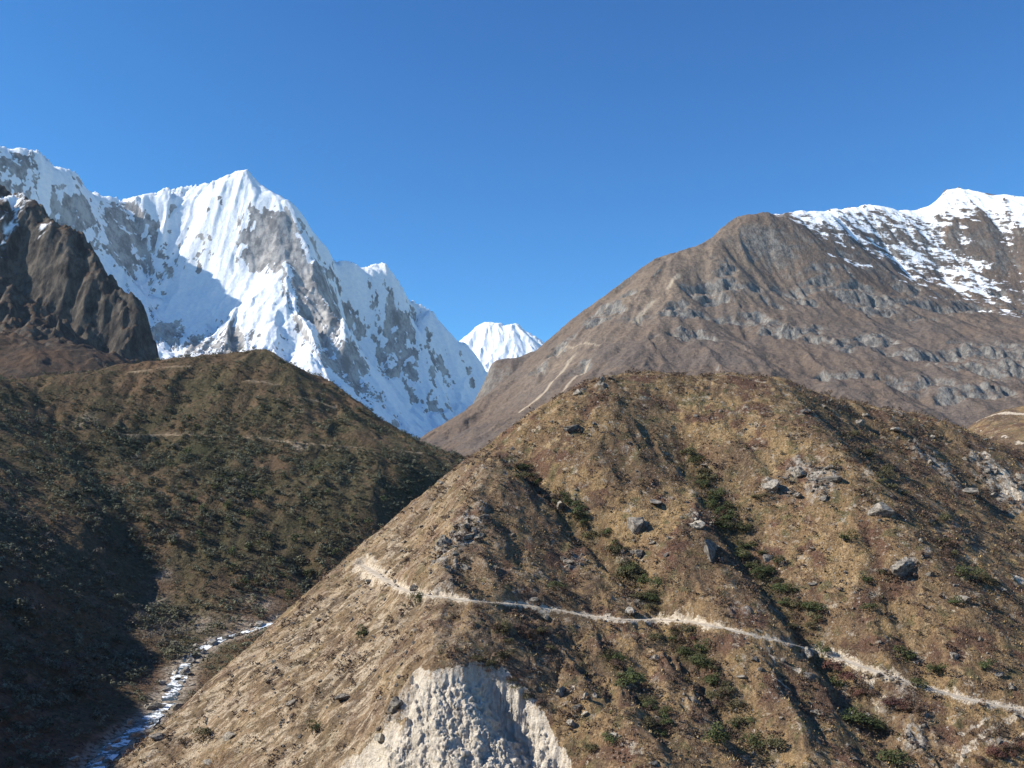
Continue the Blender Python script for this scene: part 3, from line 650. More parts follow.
# ------------------------------------------------------------------ air between here and the far mountains
def build_haze():
    x0, x1, y0, y1, z0, z1 = -6500, 6500, -3500, 16500, -240, 3100
    co = np.array([(x, y, z) for x in (x0, x1) for y in (y0, y1) for z in (z0, z1)], float)
    f = np.array([(0, 1, 3, 2), (4, 6, 7, 5), (0, 4, 5, 1), (2, 3, 7, 6), (0, 2, 6, 4), (1, 5, 7, 3)])
    m = bpy.data.materials.new('thin_mountain_haze'); m.use_nodes = True; t = m.node_tree; t.nodes.clear()
    o = t.nodes.new('ShaderNodeOutputMaterial'); v = t.nodes.new('ShaderNodeVolumePrincipled')
    v.inputs['Color'].default_value = (.62, .78, 1, 1); v.inputs['Density'].default_value = 1.3e-5; v.inputs['Anisotropy'].default_value = .0
    t.links.new(v.outputs[0], o.inputs['Volume'])
    link('haze', raw_mesh('haze', co, f, m), 'thin blue haze lying before the far mountains', 'haze', kind='stuff')
build_haze()

# ------------------------------------------------------------------ plants and rocks: builders
rng = np.random.default_rng(7)
def mat_leaf(name, dark, light, rough=.8):
    m = Mat(name, rough, .15)
    c = m.mix(m.attr('tone'), dark, light)
    r = m.rnd()
    n = m.t.nodes.new('ShaderNodeHueSaturation'); m.put(n.inputs['Color'], c)
    m.put(n.inputs['Value'], m.math('ADD', m.math('MULTIPLY', r, .5), .75)); m.put(n.inputs['Hue'], m.math('ADD', m.math('MULTIPLY', r, .03), .485))
    return m.out(n.outputs[0])
def mat_rock(name, a, b):
    m = Mat(name, .9, .15)
    n = m.noise(.30, 6, .75); n2 = m.noise(.09, 5, .75)
    c = m.mix(m.ss(n, .36, .62), a, b)
    c = m.mix(m.ss(m.noise(.22, 4, .75, (1, 1, .3)), .54, .66), c, m.mul(a, (.55, .52, .5)))
    c = m.mix(m.ss(m.noise(.16, 4, .8), .58, .66), c, (.36, .32, .23))
    c = m.mix(m.ss(n2, .35, .65), m.mul(c, (.75, .74, .73)), m.mul(c, (1.2, 1.2, 1.19)))
    c = m.mix(m.rnd(), m.mul(c, (.80, .79, .78)), m.mul(c, (1.22, 1.18, 1.1)))
    m.bump(m.math('ADD', n, n2), .12); return m.out(c)
M['green'] = mat_leaf('dark_green_leaves', (.026, .038, .014), (.100, .115, .045))
M['olive'] = mat_leaf('olive_leaves', (.045, .044, .022), (.135, .122, .062))
M['brownleaf'] = mat_leaf('dry_brown_twigs', (.044, .030, .024), (.170, .114, .082))
M['red'] = mat_leaf('reddish_twigs', (.070, .034, .028), (.170, .085, .066))
M['grass'] = mat_leaf('straw_grass', (.130, .085, .045), (.53, .38, .195))
M['greytree'] = mat_leaf('grey_green_leaves', (.046, .049, .030), (.175, .175, .115))
M['bare'] = mat_leaf('bare_grey_twigs', (.065, .058, .048), (.19, .17, .14))
M['rock'] = mat_rock('grey_boulder_rock', (.105, .10, .095), (.30, .28, .25))
M['darkrock'] = mat_rock('dark_boulder_rock', (.075, .072, .070), (.20, .19, .175))
M['palerock'] = mat_rock('pale_river_rock', (.20, .19, .17), (.44, .415, .37))

def leaf_quads(P0, N, size, rg):
    """small four-cornered leaves at P0, facing roughly N"""
    n = len(P0); N = N + rg.normal(0, .55, (n, 3)); N /= np.linalg.norm(N, axis=1, keepdims=True) + 1e-9
    a = np.cross(N, rg.normal(0, 1, (n, 3))); a /= np.linalg.norm(a, axis=1, keepdims=True) + 1e-9
    b = np.cross(N, a); s = size * rg.uniform(.6, 1.3, (n, 1))
    v = np.stack([P0 - a * s * .5, P0 + b * s * .35 + N * s * .1, P0 + a * s * .6, P0 - b * s * .35], 1)
    return v.reshape(-1, 3), np.arange(4 * n).reshape(n, 4)
def bush_arrays(h, w, n, leaf, rg, lobes=6, up=.5):
    """foliage of an uneven bush: leaves spread over and inside several lobes"""
    c = np.c_[rg.uniform(-.5, .5, (lobes, 2)) * w * .75, rg.uniform(.25, .72, lobes) * h]
    r = rg.uniform(.22, .42, lobes) * min(w, h * 1.2)
    k = rg.integers(0, lobes, n); d = rg.normal(0, 1, (n, 3)); d[:, 2] = np.abs(d[:, 2]) * .9 - .25 * rg.random(n); d /= np.linalg.norm(d, axis=1, keepdims=True)
    p = c[k] + d * (r[k] * rg.uniform(.55, 1.12, n) ** .6)[:, None] * np.array([1, 1, .9]); p[:, 2] = np.maximum(p[:, 2], .05 * h)
    v, f = leaf_quads(p, d + np.array([0, 0, up]), leaf, rg)
    tl = rg.random(lobes)
    tone = np.clip(.55 * tl[k] + .45 * rg.random(n), 0, 1)
    return v, f, np.repeat(tone, 4)
def stems_arrays(h, w, rg, n=5):
    V, Fc = [], []
    for i in range(n):
        a = rg.uniform(0, 6.28); top = np.array([math.cos(a) * w * .3, math.sin(a) * w * .3, h * rg.uniform(.5, .8)]); b = np.array([math.cos(a) * w * .05, math.sin(a) * w * .05, -.3])
        r0, r1 = h * .022, h * .008; k = len(V) * 8
        ring = lambda c, r: [c + np.array([math.cos(t) * r, math.sin(t) * r, 0]) for t in (0, 1.57, 3.14, 4.71)]
        V.append(ring(b, r0) + ring(top, r1)); Fc += [(k + j, k + (j + 1) % 4, k + 4 + (j + 1) % 4, k + 4 + j) for j in range(4)]
    return np.array(V).reshape(-1, 3), np.array(Fc)
def join(parts):
    V, Fc, T, o = [], [], [], 0
    for v, f, t in parts: V.append(v); Fc.append(f + o); T.append(t); o += len(v)
    return np.concatenate(V), np.concatenate(Fc), np.concatenate(T)
def bush_mesh(name, h, w, n, leaf, mat, seed, up=.5, lobes=6):
    rg = np.random.default_rng(seed); b = bush_arrays(h, w, n, leaf, rg, lobes, up); sv, sf = stems_arrays(h, w, rg)
    v, f, t = join([b, (sv, sf, np.full(len(sv), .2))])
    return raw_mesh(name, v, f, mat, {'tone': t})
import bmesh
def rock_arrays(seed, sub=3, cuts=9, flat=1.0):
    rg = np.random.default_rng(seed); bm = bmesh.new(); bmesh.ops.create_icosphere(bm, subdivisions=sub, radius=1)
    bm.verts.ensure_lookup_table(); v = np.array([q.co[:] for q in bm.verts]); f = np.array([[q.index for q in p.verts] for p in bm.faces]); bm.free()
    for i in range(cuts):
        d = rg.normal(0, 1, 3); d /= np.linalg.norm(d); lim = rg.uniform(.34, .80); e = v @ d
        v = v - np.maximum(e - lim, 0)[:, None] * d
    v = v * (1 + .07 * np.sin(v[:, [1]] * 7 + seed) * np.cos(v[:, [0]] * 6 + seed * 2) + rg.normal(0, .022, (len(v), 1)))
    v = v - .10 * np.maximum(0, np.sin(v[:, [2]] * 9 + v[:, [0]] * 3 + seed)) ** 4 * v
    ext = v.max(0) - v.min(0); v = v / ext[0]                          # about one unit wide
    return v * np.array([1, 1, flat]), f
def rock_mesh(name, mat, seed, sub=3, flat=.8):
    v, f = rock_arrays(seed, sub, 13, flat); return raw_mesh(name, v, f, mat)
def ground_z(G, x, y): return float(G.at(x, y))
MPX = lambda Y: Y / F_PX * 1.0

# ------------------------------------------------------------------ river
def build_river():
    n = 260; L = np.array(RIVW[1:-1]); seg = np.r_[0, np.cumsum(np.hypot(*np.diff(L[:, :2], axis=0).T))]; q = np.linspace(0, seg[-1], n)
    c = np.stack([np.interp(q, seg, L[:, k]) for k in range(3)], 1)
    tg = np.gradient(c[:, :2], axis=0); tg /= np.linalg.norm(tg, axis=1, keepdims=True); nr = np.c_[-tg[:, 1], tg[:, 0]]
    off = 3.2 * fbm(q, q * 0, 34, 3, 5)
    m = 13; w = 3.8 + 2.2 * fbm(q, q * 0 + 9, 18, 3, 6); rows = []
    for k in range(m):
        t = k / (m - 1) * 2 - 1; x = c[:, 0] + nr[:, 0] * (off + t * w); y = c[:, 1] + nr[:, 1] * (off + t * w)
        rows.append(np.c_[x, y, c[:, 2] - 1.3 + .35 * fbm(x, y, 4, 3, 8) + .25 * fbm(x, y, 1.2, 2, 9)])
    co = np.stack(rows, 1).reshape(-1, 3); i = np.arange(n * m).reshape(n, m)
    f = np.stack([i[:-1, :-1], i[1:, :-1], i[1:, 1:], i[:-1, 1:]], -1).reshape(-1, 4)
    mt = Mat('white_water', .25, .5); fo = mt.ss(mt.math('ADD', mt.noise(2.6, 5, .75), mt.math('MULTIPLY', mt.math('SUBTRACT', mt.noise(16, 2), .5), 1.0)), .46, .60)
    col = mt.mix(fo, (.045, .065, .075), (.86, .90, .92)); mt.put(mt.b.inputs['Roughness'], mt.math('ADD', mt.math('MULTIPLY', fo, .6), .2))
    mt.bump(mt.noise(1.0, 4, .7), .3)
    link('river', raw_mesh('river', co, f, mt.out(col), None, True), 'narrow white water river tumbling between rocks on the valley floor', 'river', kind='structure')
    return np.c_[c[:, :2] + nr * off[:, None], c[:, 2]], nr, w
RC, RN, RWD = build_river()

# ------------------------------------------------------------------ trail surface
def build_path():
    L = np.array(GA.trail); seg = np.r_[0, np.cumsum(np.hypot(*np.diff(L[:, :2], axis=0).T))]; q = np.arange(0, seg[-1], .6)
    c = np.stack([np.interp(q, seg, L[:, k]) for k in range(2)], 1); tg = np.gradient(c, axis=0); tg /= np.linalg.norm(tg, axis=1, keepdims=True); nr = np.c_[-tg[:, 1], tg[:, 0]]
    w = 1.5 + .7 * fbm(q, q * 0, 7, 4, 4); off = .5 * fbm(q, q * 0 + 3, 14, 2, 5); m = 7; rows = []
    for k in range(m):
        t = k / (m - 1) * 2 - 1; p = c + nr * (off + t * w * (1 + .15 * fbm(q, q * 0 + k * 5, 2, 2, 6)))[:, None]
        rows.append(np.c_[p, GA.at(p[:, 0], p[:, 1]) + .10 - .05 * t * t])
    co = np.stack(rows, 1).reshape(-1, 3); n = len(q); i = np.arange(n * m).reshape(n, m)
    f = np.stack([i[:-1, :-1], i[1:, :-1], i[1:, 1:], i[:-1, 1:]], -1).reshape(-1, 4)
    link('path', raw_mesh('path', co, f, M['path'], None, True), 'pale dirt trail running along the side of the grassy ridge', 'path', kind='structure')
build_path()

# ------------------------------------------------------------------ boulders on the ridge
ROCKS = [rock_mesh('boulder', M['rock'], 100 + i, 3, (.8, .7, .95, .6, 1.25, .8)[i]) for i in range(6)]
DROCKS = [rock_mesh('boulder', M['darkrock'], 200 + i, 3, (.8, 1.0, .65, .9)[i]) for i in range(4)]
PROCKS = [rock_mesh('boulder', M['palerock'], 300 + i, 2, (.8, .6, 1.0, .7)[i]) for i in range(4)]
taken = []
def put(G, u, v, wpx, mesh, name, label, cat, group=None, sink=.32, sq=1.0, rot=None, tilt=.15):
    h = G.hit(u, v)
    if h is None: return None
    s_ = wpx * h[1] / F_PX
    o = link(name, mesh, label, cat, group, loc=(h[0], h[1], h[2] + s_ * (.4 * max(sq, .62) - sink)))
    ax = rng.uniform(.75, 1.2); o.scale = (s_ * ax, s_ / ax, s_ * max(sq, .62)); o.rotation_euler = (rng.uniform(-tilt, tilt), rng.uniform(-tilt, tilt), rng.uniform(0, 6.28) if rot is None else rot)
    taken.append((h[0], h[1], s_)); return o
BIG = [  # u, v, width px, squash, set, label
    (611, 379, 10, .8, 'd', 'dark boulder on the ridge crest, against the brown mountain'),
    (573, 428, 14, .7, 'd', 'dark hollow-faced boulder on bare grass below the crest'),
    (577, 394, 13, .7, 'r', 'pale grey outcrop boulder high on the left edge of the crest'),
    (656, 503, 19, .75, 'r', 'rounded grey boulder beside a smaller one between two gullies'),
    (638, 526, 17, 1.0, 'r', 'upright grey boulder with a dark shadow on the grass between the gullies'),
    (652, 543, 9, .7, 'r', 'small tilted slab below the upright grey boulder'),
    (711, 553, 17, 1.35, 'r', 'tall pointed grey boulder at the left edge of the central shrub gully'),
    (697, 528, 10, 1.1, 'p', 'pale stone above the tall pointed boulder'),
    (878, 513, 21, .8, 'r', 'large blue grey boulder standing out on golden grass on the right spur'),
    (966, 490, 24, .55, 'r', 'long flat grey boulder among pale scree on the right flank'),
    (905, 566, 24, .5, 'r', 'broad low slab of grey rock on golden grass under the right spur'),
    (885, 570, 10, .6, 'r', 'small stone beside the broad low slab'),
    (962, 599, 12, .8, 'r', 'grey boulder near the right edge above the trail'),
    (827, 480, 20, .7, 'd', 'dark split rock of the outcrop on the right spur'),
    (800, 474, 16, .8, 'r', 'jumbled grey rock at the head of the right spur outcrop'),
    (770, 489, 13, 1.1, 'p', 'pale upright rock left of the spur outcrop'),
    (818, 713, 14, .9, 'd', 'dark boulder under a rock ledge below the trail'),
    (807, 655, 15, 1.1, 'r', 'large grey boulder at the trail edge by the shrub gully'),
    (809, 676, 11, .8, 'r', 'smaller grey boulder below the one at the trail edge'),
    (755, 660, 11, .8, 'd', 'dark stone on pale grass under the cut bank of the trail'),
    (654, 659, 11, .7, 'r', 'lone grey boulder on the slope below the trail bend'),
    (743, 677, 11, .7, 'r', 'rounded stone downslope of the trail, among low shrubs'),
    (345, 697, 19, .8, 'd', 'dark boulder alone on the pale left face of the ridge'),
    (395, 708, 16, 1.3, 'd', 'dark outcrop at the left rim of the landslide scar'),
    (382, 742, 14, .9, 'p', 'pale block perched at the left side of the landslide scar'),
    (160, 738, 17, .9, 'r', 'rounded grey boulder beside the river at the foot of the ridge'),
    (445, 542, 15, .8, 'r', 'grey slab on the rocky rib above the bare trail end'),
    (470, 537, 17, .8, 'r', 'largest grey block of the rocky rib on the ridge edge'),
    (484, 516, 10, .8, 'd', 'dark rock at the top of the rocky rib'),
    (415, 590, 12, 1.0, 'r', 'grey boulder where the trail leaves its bare dirt patch'),
    (560, 505, 13, .8, 'r', 'rock on the lip of the upper left gully'),
    (533, 599, 15, .7, 'r', 'rock overhanging the trail by its dark hollow'),
    (628, 612, 13, .8, 'p', 'pale rock directly above the trail bend'),
    (640, 553, 13, .8, 'd', 'dark outcrop at the head of the lower left gully'),
    (860, 423, 12, .7, 'r', 'grey boulder on the shaded right flank near the crest'),
    (803, 411, 13, .5, 'd', 'dark ledge of rock on the right shoulder of the crest'),
    (895, 430, 13, .6, 'p', 'pale rock on the skyline of the right flank'),
    (645, 690, 9, .8, 'r', 'pale stone tucked among shrubs in the lower gully'),
    (612, 737, 9, 1.0, 'p', 'white slanted stone low on the slope right of the scar'),
    (545, 618, 10, .8, 'd', 'dark stone beneath the trail hollow'),
    (572, 725, 10, 1.0, 'p', 'white block at the right rim of the landslide scar'),
    (1003, 590, 11, .7, 'r', 'stone on the right edge of the slope under a pale slip'),
    (230, 735, 12, .7, 'r', 'low grey rock on the pale slope above the river'),
    (210, 762, 15, .6, 'r', 'flat grey rock low on the pale slope near the river mouth'),
]
for i, (u, v, w, q, k, lab) in enumerate(BIG):
    put(GA, u, v, w * .88, {'r': ROCKS, 'd': DROCKS, 'p': PROCKS}[k][i % 4 if k != 'r' else i % 6], 'boulder', lab, 'boulder', sq=q)
ZONES = [  # small stones: area seen (u0, v0, u1, v1), how many, label
    ((230, 560, 420, 760), 20, 'small grey stone half buried in the pale grass of the left face'),
    ((430, 460, 520, 590), 12, 'small jagged stone of the rocky rib on the ridge edge'),
    ((530, 440, 760, 600), 22, 'small grey stone between the two gullies above the trail'),
    ((760, 440, 900, 640), 22, 'small grey stone on the golden right spur above the trail'),
    ((900, 420, 1020, 670), 18, 'small pale stone on the scree of the right flank'),
    ((520, 630, 740, 765), 18, 'small stone on the brown slope between scar and lower gullies'),
    ((740, 670, 1020, 765), 18, 'small stone on the grass below the right stretch of trail'),
]
for (u0, v0, u1, v1), n, lab in ZONES:
    for k in range(n):
        u, v = rng.uniform(u0, u1), rng.uniform(v0, v1); h = GA.hit(u, v)
        if h is None or (u < 500 and v > 655 and u > 335) or float(GA.at(h[0], h[1], GA.scar)) > -1: continue
        st = (ROCKS + DROCKS[:2]) if k % 3 else ROCKS
        put(GA, u, v, 2.8 + 5.5 * rng.random() ** 2.5, st[k % len(st)], 'stone', lab, 'stone', lab.replace('small', 'small', 1) + 's', sq=rng.uniform(.6, 1.1), sink=.26)
CLUST = [  # little outcrops: middle of each as seen, spread, how many, label
    ((468, 530), 13, 16, 'jagged block of the rocky rib on the ridge edge above the bare trail end'), ((446, 560), 10, 9, 'jagged block in the lower part of the rocky rib'), ((432, 467), 8, 8, 'stone of the small outcrop on the left skyline of the ridge'),
    ((812, 478), 16, 16, 'broken block of the outcrop at the top of the right spur'), ((905, 567), 13, 9, 'flat fragment around the broad low slab of the right spur'), ((700, 520), 10, 9, 'pale stone of the patch above the tall pointed boulder'),
    ((625, 556), 9, 7, 'block edging the head of the dark gully'), ((575, 560), 12, 8, 'stone in the loose patch between rocky rib and dark gully'), ((970, 480), 18, 14, 'fragment round the long flat boulder of the right flank'),
    ((1008, 490), 14, 10, 'block of the pale slip at the right edge'), ((915, 450), 14, 8, 'stone in the streak of scree high on the right flank'), ((845, 400), 14, 7, 'stone on the skyline of the right shoulder'), ((590, 385), 10, 6, 'stone near the pale outcrop of the crest'),
    ((890, 692), 16, 10, 'stone in the bare slip under the right stretch of trail'), ((920, 742), 13, 8, 'block of the low outcrop left of the side paths'), ((575, 705), 10, 9, 'pale fragment fallen from the right rim of the scar')]
for (u0, v0), sp_, n, lab in CLUST:
    for k in range(n):
        u, v = u0 + rng.normal(0, sp_), v0 + rng.normal(0, sp_ * .8); h = GA.hit(u, v)
        if h is None: continue
        put(GA, u, v, 2.6 + 5.5 * rng.random() ** 2.2, PROCKS[k % 4] if lab.startswith('pale') else (ROCKS + DROCKS[:2])[k % 8], 'stone', lab, 'stone', 'pieces: ' + lab, sq=rng.uniform(.6, 1.2), sink=.3, tilt=.7)
# ------------------------------------------------------------------ shrubs on the ridge
GREEN = [bush_mesh('shrub', 1.0, 1.15, 800, .085, M['green'], 400 + i) for i in range(4)]
OLIVE = [bush_mesh('shrub', .8, 1.2, 700, .085, M['olive'], 420 + i) for i in range(4)]
BROWN = [bush_mesh('shrub', .7, 1.25, 700, .07, M['brownleaf'], 440 + i) for i in range(4)]
REDB = [bush_mesh('shrub', .8, 1.2, 700, .075, M['red'], 460 + i) for i in range(2)]
def shrub(u, v, wpx, mesh, label, group=None, cat='shrub', tall=1.0):
    h = GA.hit(u, v)
    if h is None: return
    s_ = wpx * h[1] / F_PX; o = link('shrub', mesh, label, cat, group, loc=(h[0], h[1], h[2] - .05 * s_)); o.scale = (s_, s_, s_ * tall); o.rotation_euler = (0, 0, rng.uniform(0, 6.28))
SH = [(361, 637, 13, 'g', 1, 'small dark green shrub alone on the pale left face above the scar'), (314, 733, 16, 'g', .8, 'rounded dark green bush low on the pale left face'),
    (417, 606, 10, 'g', 1.5, 'narrow green shrub on the trail edge at the bare dirt patch'), (556, 590, 14, 'g', .8, 'bright green round bush just above the middle of the trail'),
    (848, 541, 14, 'g', .9, 'round dark green bush under the big blue grey boulder'), (940, 675, 16, 'g', .85, 'largest dark round bush above the right stretch of trail'),
    (920, 690, 14, 'g', .9, 'dark green bush touching the right stretch of trail'), (862, 726, 18, 'g', .9, 'middle bush of the green trio below the trail'),
    (849, 722, 17, 'g', .9, 'left bush of the green trio below the trail'), (875, 733, 22, 'g', .8, 'right and biggest bush of the green trio below the trail'),
    (753, 749, 17, 'g', .9, 'dark green bush beside its own shadow low in the slope'), (778, 750, 20, 'o', .8, 'spreading olive bush near the bottom beside a grey stone'),
    (906, 660, 19, 'g', .8, 'wide green bush above the trail left of the round dark bush'), (986, 670, 13, 'g', .9, 'green bush near the right edge above the trail'),
    (969, 582, 19, 'g', .9, 'tall green bush on the lower right flank'), (896, 766, 24, 'g', .8, 'green bush cut by the bottom edge of the photo'),
    (838, 672, 19, 'd', .9, 'maroon shrub beside the trail at the gully mouth'), (850, 683, 22, 'd', .8, 'larger maroon shrub just below the trail'),
    (725, 517, 9, 'd', .9, 'small red shrub in the central gully'), (697, 642, 9, 'd', 1, 'reddish twiggy shrub below the trail in the dark thicket'),
    (823, 655, 13, 'g', 1, 'green shrub pressed between boulder and trail'), (840, 690, 14, 'g', 1, 'green shrub under the maroon shrubs'),
    (610, 745, 14, 'g', .9, 'green bush low on the slope right of the scar'), (630, 688, 22, 'g', .9, 'big dark bush in the gully below the trail'),
    (720, 745, 22, 'g', 1.1, 'tall green bush in the lowest reach of the middle gully'), (655, 640, 12, 'o', .9, 'olive bush just under the trail bend'),
    (620, 662, 12, 'g', .8, 'low green bush downslope of the pale trail bank'), (592, 752, 14, 'o', .8, 'olive bush at the bottom right of the scar'),
    (505, 660, 16, 'o', .9, 'dark bush on the brow above the landslide scar'), (205, 738, 17, 'o', 1, 'olive bush beside the river boulder'), (148, 730, 15, 'o', 1.1, 'tall olive bush at the river bank below the ridge'),
    (185, 745, 13, 'b', .9, 'brown bush on the slope above the river bank'), (955, 605, 12, 'g', .8, 'small green bush by the grey boulder near the right edge'), (865, 583, 11, 'g', .8, 'small green bush left of the broad slab'),
    (880, 575, 10, 'o', .8, 'low olive bush above the broad slab'), (870, 610, 14, 'g', .6, 'flat green bush below the broad slab'), (760, 500, 14, 'o', .7, 'low olive bush beside the pale upright rock')]
SETS = {'g': GREEN, 'o': OLIVE, 'b': BROWN, 'd': REDB}
for i, (u, v, w, k, tl, lab) in enumerate(SH): shrub(u, v, w, SETS[k][i % len(SETS[k])], lab, tall=tl)
def along(pts, n, spread, wr, kinds, label, group):
    L = [math.hypot(b[0] - a[0], b[1] - a[1]) for a, b in zip(pts, pts[1:])]; cum = np.r_[0, np.cumsum(L)]
    for i in range(n):
        q = rng.uniform(0, cum[-1]); u = np.interp(q, cum, [p[0] for p in pts]) + rng.normal(0, spread); v = np.interp(q, cum, [p[1] for p in pts]) + rng.normal(0, spread * .6)
        k = kinds[i % len(kinds)]; shrub(u, v, rng.uniform(*wr), SETS[k][i % len(SETS[k])], label, group, tall=rng.uniform(.7, 1.1))
along([(515, 465), (540, 487), (565, 505), (600, 540)], 30, 5, (6, 12), 'ogb', 'low shrub lining the upper left gully of the ridge', 'shrubs in the upper left gully')
along([(612, 552), (632, 575), (650, 596), (652, 608)], 22, 5, (9, 17), 'ogo', 'dark shrub crowding the gully just above the trail bend', 'dark shrubs above the trail bend')
along([(668, 628), (690, 645), (705, 668), (728, 700), (745, 730)], 30, 7, (8, 16), 'obg', 'shrub in the middle gully below the trail', 'shrubs in the gully below the trail')
along([(690, 458), (705, 490), (720, 515), (742, 545), (762, 572), (790, 603), (812, 625)], 54, 7, (7, 15), 'gog', 'green shrub in the long central gully above the trail', 'shrubs in the central gully')
along([(605, 650), (625, 680), (645, 705), (665, 735)], 22, 7, (7, 14), 'obg', 'shrub in the short gully right of the landslide scar', 'shrubs in the short gully by the scar')
along([(470, 655), (520, 690), (545, 712)], 12, 5, (7, 12), 'bo', 'brownish shrub along the upper rim of the scar', 'shrubs on the scar rim')
along([(855, 695), (890, 705), (920, 715)], 16, 8, (8, 15), 'bdb', 'bare brown shrub below the right stretch of trail', 'bare shrubs below the trail')
along([(850, 440), (890, 480), (935, 530), (990, 590)], 24, 9, (7, 13), 'obo', 'dull shrub in the shallow gully of the right flank', 'shrubs on the right flank')
along([(980, 765), (1010, 755), (1024, 745)], 10, 6, (10, 16), 'db', 'purplish brown shrub by the side paths in the lower right corner', 'shrubs by the side paths')
along([(480, 618), (530, 635), (570, 650)], 20, 10, (7, 13), 'bob', 'dark brown shrub on the slope between trail and scar', 'shrubs between trail and scar')

# ------------------------------------------------------------------ grass, low scrub and rubble on the ridge (uncountable)
def scatter(G, n, dens, margin=2):
    x = rng.uniform(G.x0 + margin, G.xs[-1] - margin, n); y = rng.uniform(G.y0 + margin, G.ys[-1] - margin, n)
    k = rng.random(n) < G.at(x, y, dens); x, y = x[k], y[k]; z = G.at(x, y)
    # only where a sight line from somewhere near the viewpoint could meet it
    v = 384 - F_PX * np.tan(np.arctan2(z, y) - PITCH); u = 512 + F_PX * x / (y * cp + z * sp)
    ok = (v < 800) & (u > -60) & (u < 1090); return x[ok], y[ok], z[ok]
def build_cover():
    bare = np.clip(1 - GA.attr['dirt'] * 1.3 - GA.attr['rock'] * .5, 0, 1) * (GA.scar < -.5)
    gx, gy = GA.grad(); face = ((gy > .05) | (gx < -.2) | (gx > .2)).astype(np.float32)
    x, y, z = scatter(GA, 150000, (bare * face * (1 - .8 * np.clip(GA.attr['pale'] * 1.2, 0, 1)) * (.08 + .92 * sstep(-.15, .35, fbm(GA.X, GA.Y, 6, 3, 200)))).astype(np.float32))
    n = len(x); B = 3; a = rng.uniform(0, 6.28, (n, B)); h = rng.uniform(.3, .85, (n, B)); r = rng.uniform(.05, .35, (n, B))
    bx, by = x[:, None] + np.cos(a) * r, y[:, None] + np.sin(a) * r
    w = .19; ox, oy = -np.sin(a) * w, np.cos(a) * w
    zz = z[:, None] - .08
    v = np.stack([np.stack([bx - ox, by - oy, zz + 0 * a], -1), np.stack([bx + ox, by + oy, zz + 0 * a], -1), np.stack([bx + np.cos(a) * h * .7, by + np.sin(a) * h * .7, zz + h], -1)], 2).reshape(-1, 3)
    tone = np.repeat(np.clip(.5 + .55 * fbm(x, y, 14, 3, 201) + .6 * fbm(x, y, 4.5, 3, 202) + rng.normal(0, .17, n), 0, 1), 3 * B)
    link('grass', raw_mesh('grass', v, np.arange(len(v)).reshape(-1, 3), M['grass'], {'tone': tone}), 'dry straw coloured grass tufts all over the ridge', 'grass', kind='stuff')
    sc = bare * (.26 + 1.0 * GA.attr['brown_scrub'] + .8 * GA.attr['veg']) * sstep(-.02, .22, fbm(GA.X, GA.Y, 7, 3, 203, .6))
    x, y, z = scatter(GA, 170000, np.clip(sc, 0, 1).astype(np.float32))
    pr = [bush_arrays(.6, 1.0, 26, .20, np.random.default_rng(600 + i), 3) for i in range(8)]
    pr = [(v * np.array([1, 1, 1.15]), f, t) for v, f, t in pr]
    tk = np.array(taken); ex = np.repeat(tk, 4, 0); an = rng.uniform(0, 6.28, len(ex)); ex = np.c_[ex[:, 0] + np.cos(an) * ex[:, 2] * .55, ex[:, 1] + np.sin(an) * ex[:, 2] * .55]
    x, y = np.r_[x, ex[:, 0]], np.r_[y, ex[:, 1]]; z = GA.at(x, y)          # growth round the foot of every rock
    def stamp(x, y, z, size):
        P_ = []
        for i in range(len(x)):
            v, f, t = pr[i % 8]; c, s_ = math.cos(i * 2.4), math.sin(i * 2.4); q = size[i]
            P_.append((np.c_[x[i] + (v[:, 0] * c - v[:, 1] * s_) * q, y[i] + (v[:, 0] * s_ + v[:, 1] * c) * q, z[i] + v[:, 2] * q - .05], f, np.clip(t + rng.normal(0, .2), 0, 1)))
        return join(P_)
    v, f, t = stamp(x, y, z, (.8 + 2.6 * rng.random(len(x)) ** 2.0))
    link('undergrowth', raw_mesh('undergrowth', v, f, M['brownleaf'], {'tone': t}), 'low dry brown scrub covering patches of the ridge', 'scrub', kind='stuff')
    gr = bare * sstep(0, .25, fbm(GA.X, GA.Y, 8, 3, 209, .6)) * (.16 + 1.6 * GA.attr['veg'] + .05 * sstep(.1, .4, fbm(GA.X, GA.Y, 20, 3, 210)))
    x, y, z = scatter(GA, 60000, np.clip(gr, 0, 1).astype(np.float32)); v, f, t = stamp(x, y, z, (.8 + 2.2 * rng.random(len(x)) ** 2))
    link('ground_cover', raw_mesh('ground_cover', v, f, M['olive'], {'tone': t}), 'low green growth in the folds of the ridge', 'scrub', kind='stuff')
    rb = np.clip(.10 + .8 * GA.attr['rock'] + .25 * GA.attr['pale'] + .3 * GA.attr['dirt'], 0, 1) * np.clip(sstep(-.1, .35, fbm(GA.X, GA.Y, 16, 3, 205)), 0.05, 1) * (GA.scar < 0)
    x, y, z = scatter(GA, 120000, rb.astype(np.float32)); V, Fc = [], []; o = 0
    pr2 = [rock_arrays(700 + i, 1, 5, .8) for i in range(8)]
    size = .3 + 1.5 * rng.random(len(x)) ** 3
    for i in range(len(x)):
        vv, ff = pr2[i % 8]; c, s_ = math.cos(i), math.sin(i); q = size[i]
        V.append(np.c_[x[i] + (vv[:, 0] * c - vv[:, 1] * s_) * q, y[i] + (vv[:, 0] * s_ + vv[:, 1] * c) * q, z[i] + vv[:, 2] * q + .1 * q]); Fc.append(ff + o); o += len(vv)
    link('rubble', raw_mesh('rubble', np.concatenate(V), np.concatenate(Fc), M['rock']), 'small grey stones scattered through the grass of the ridge', 'rubble', kind='stuff')
    # loose blocks lodged in the scar
    x, y, z = scatter(GA, 60000, ((GA.scar > 1) * .35).astype(np.float32)); V, Fc = [], []; o = 0; size = .18 + .8 * rng.random(len(x)) ** 4
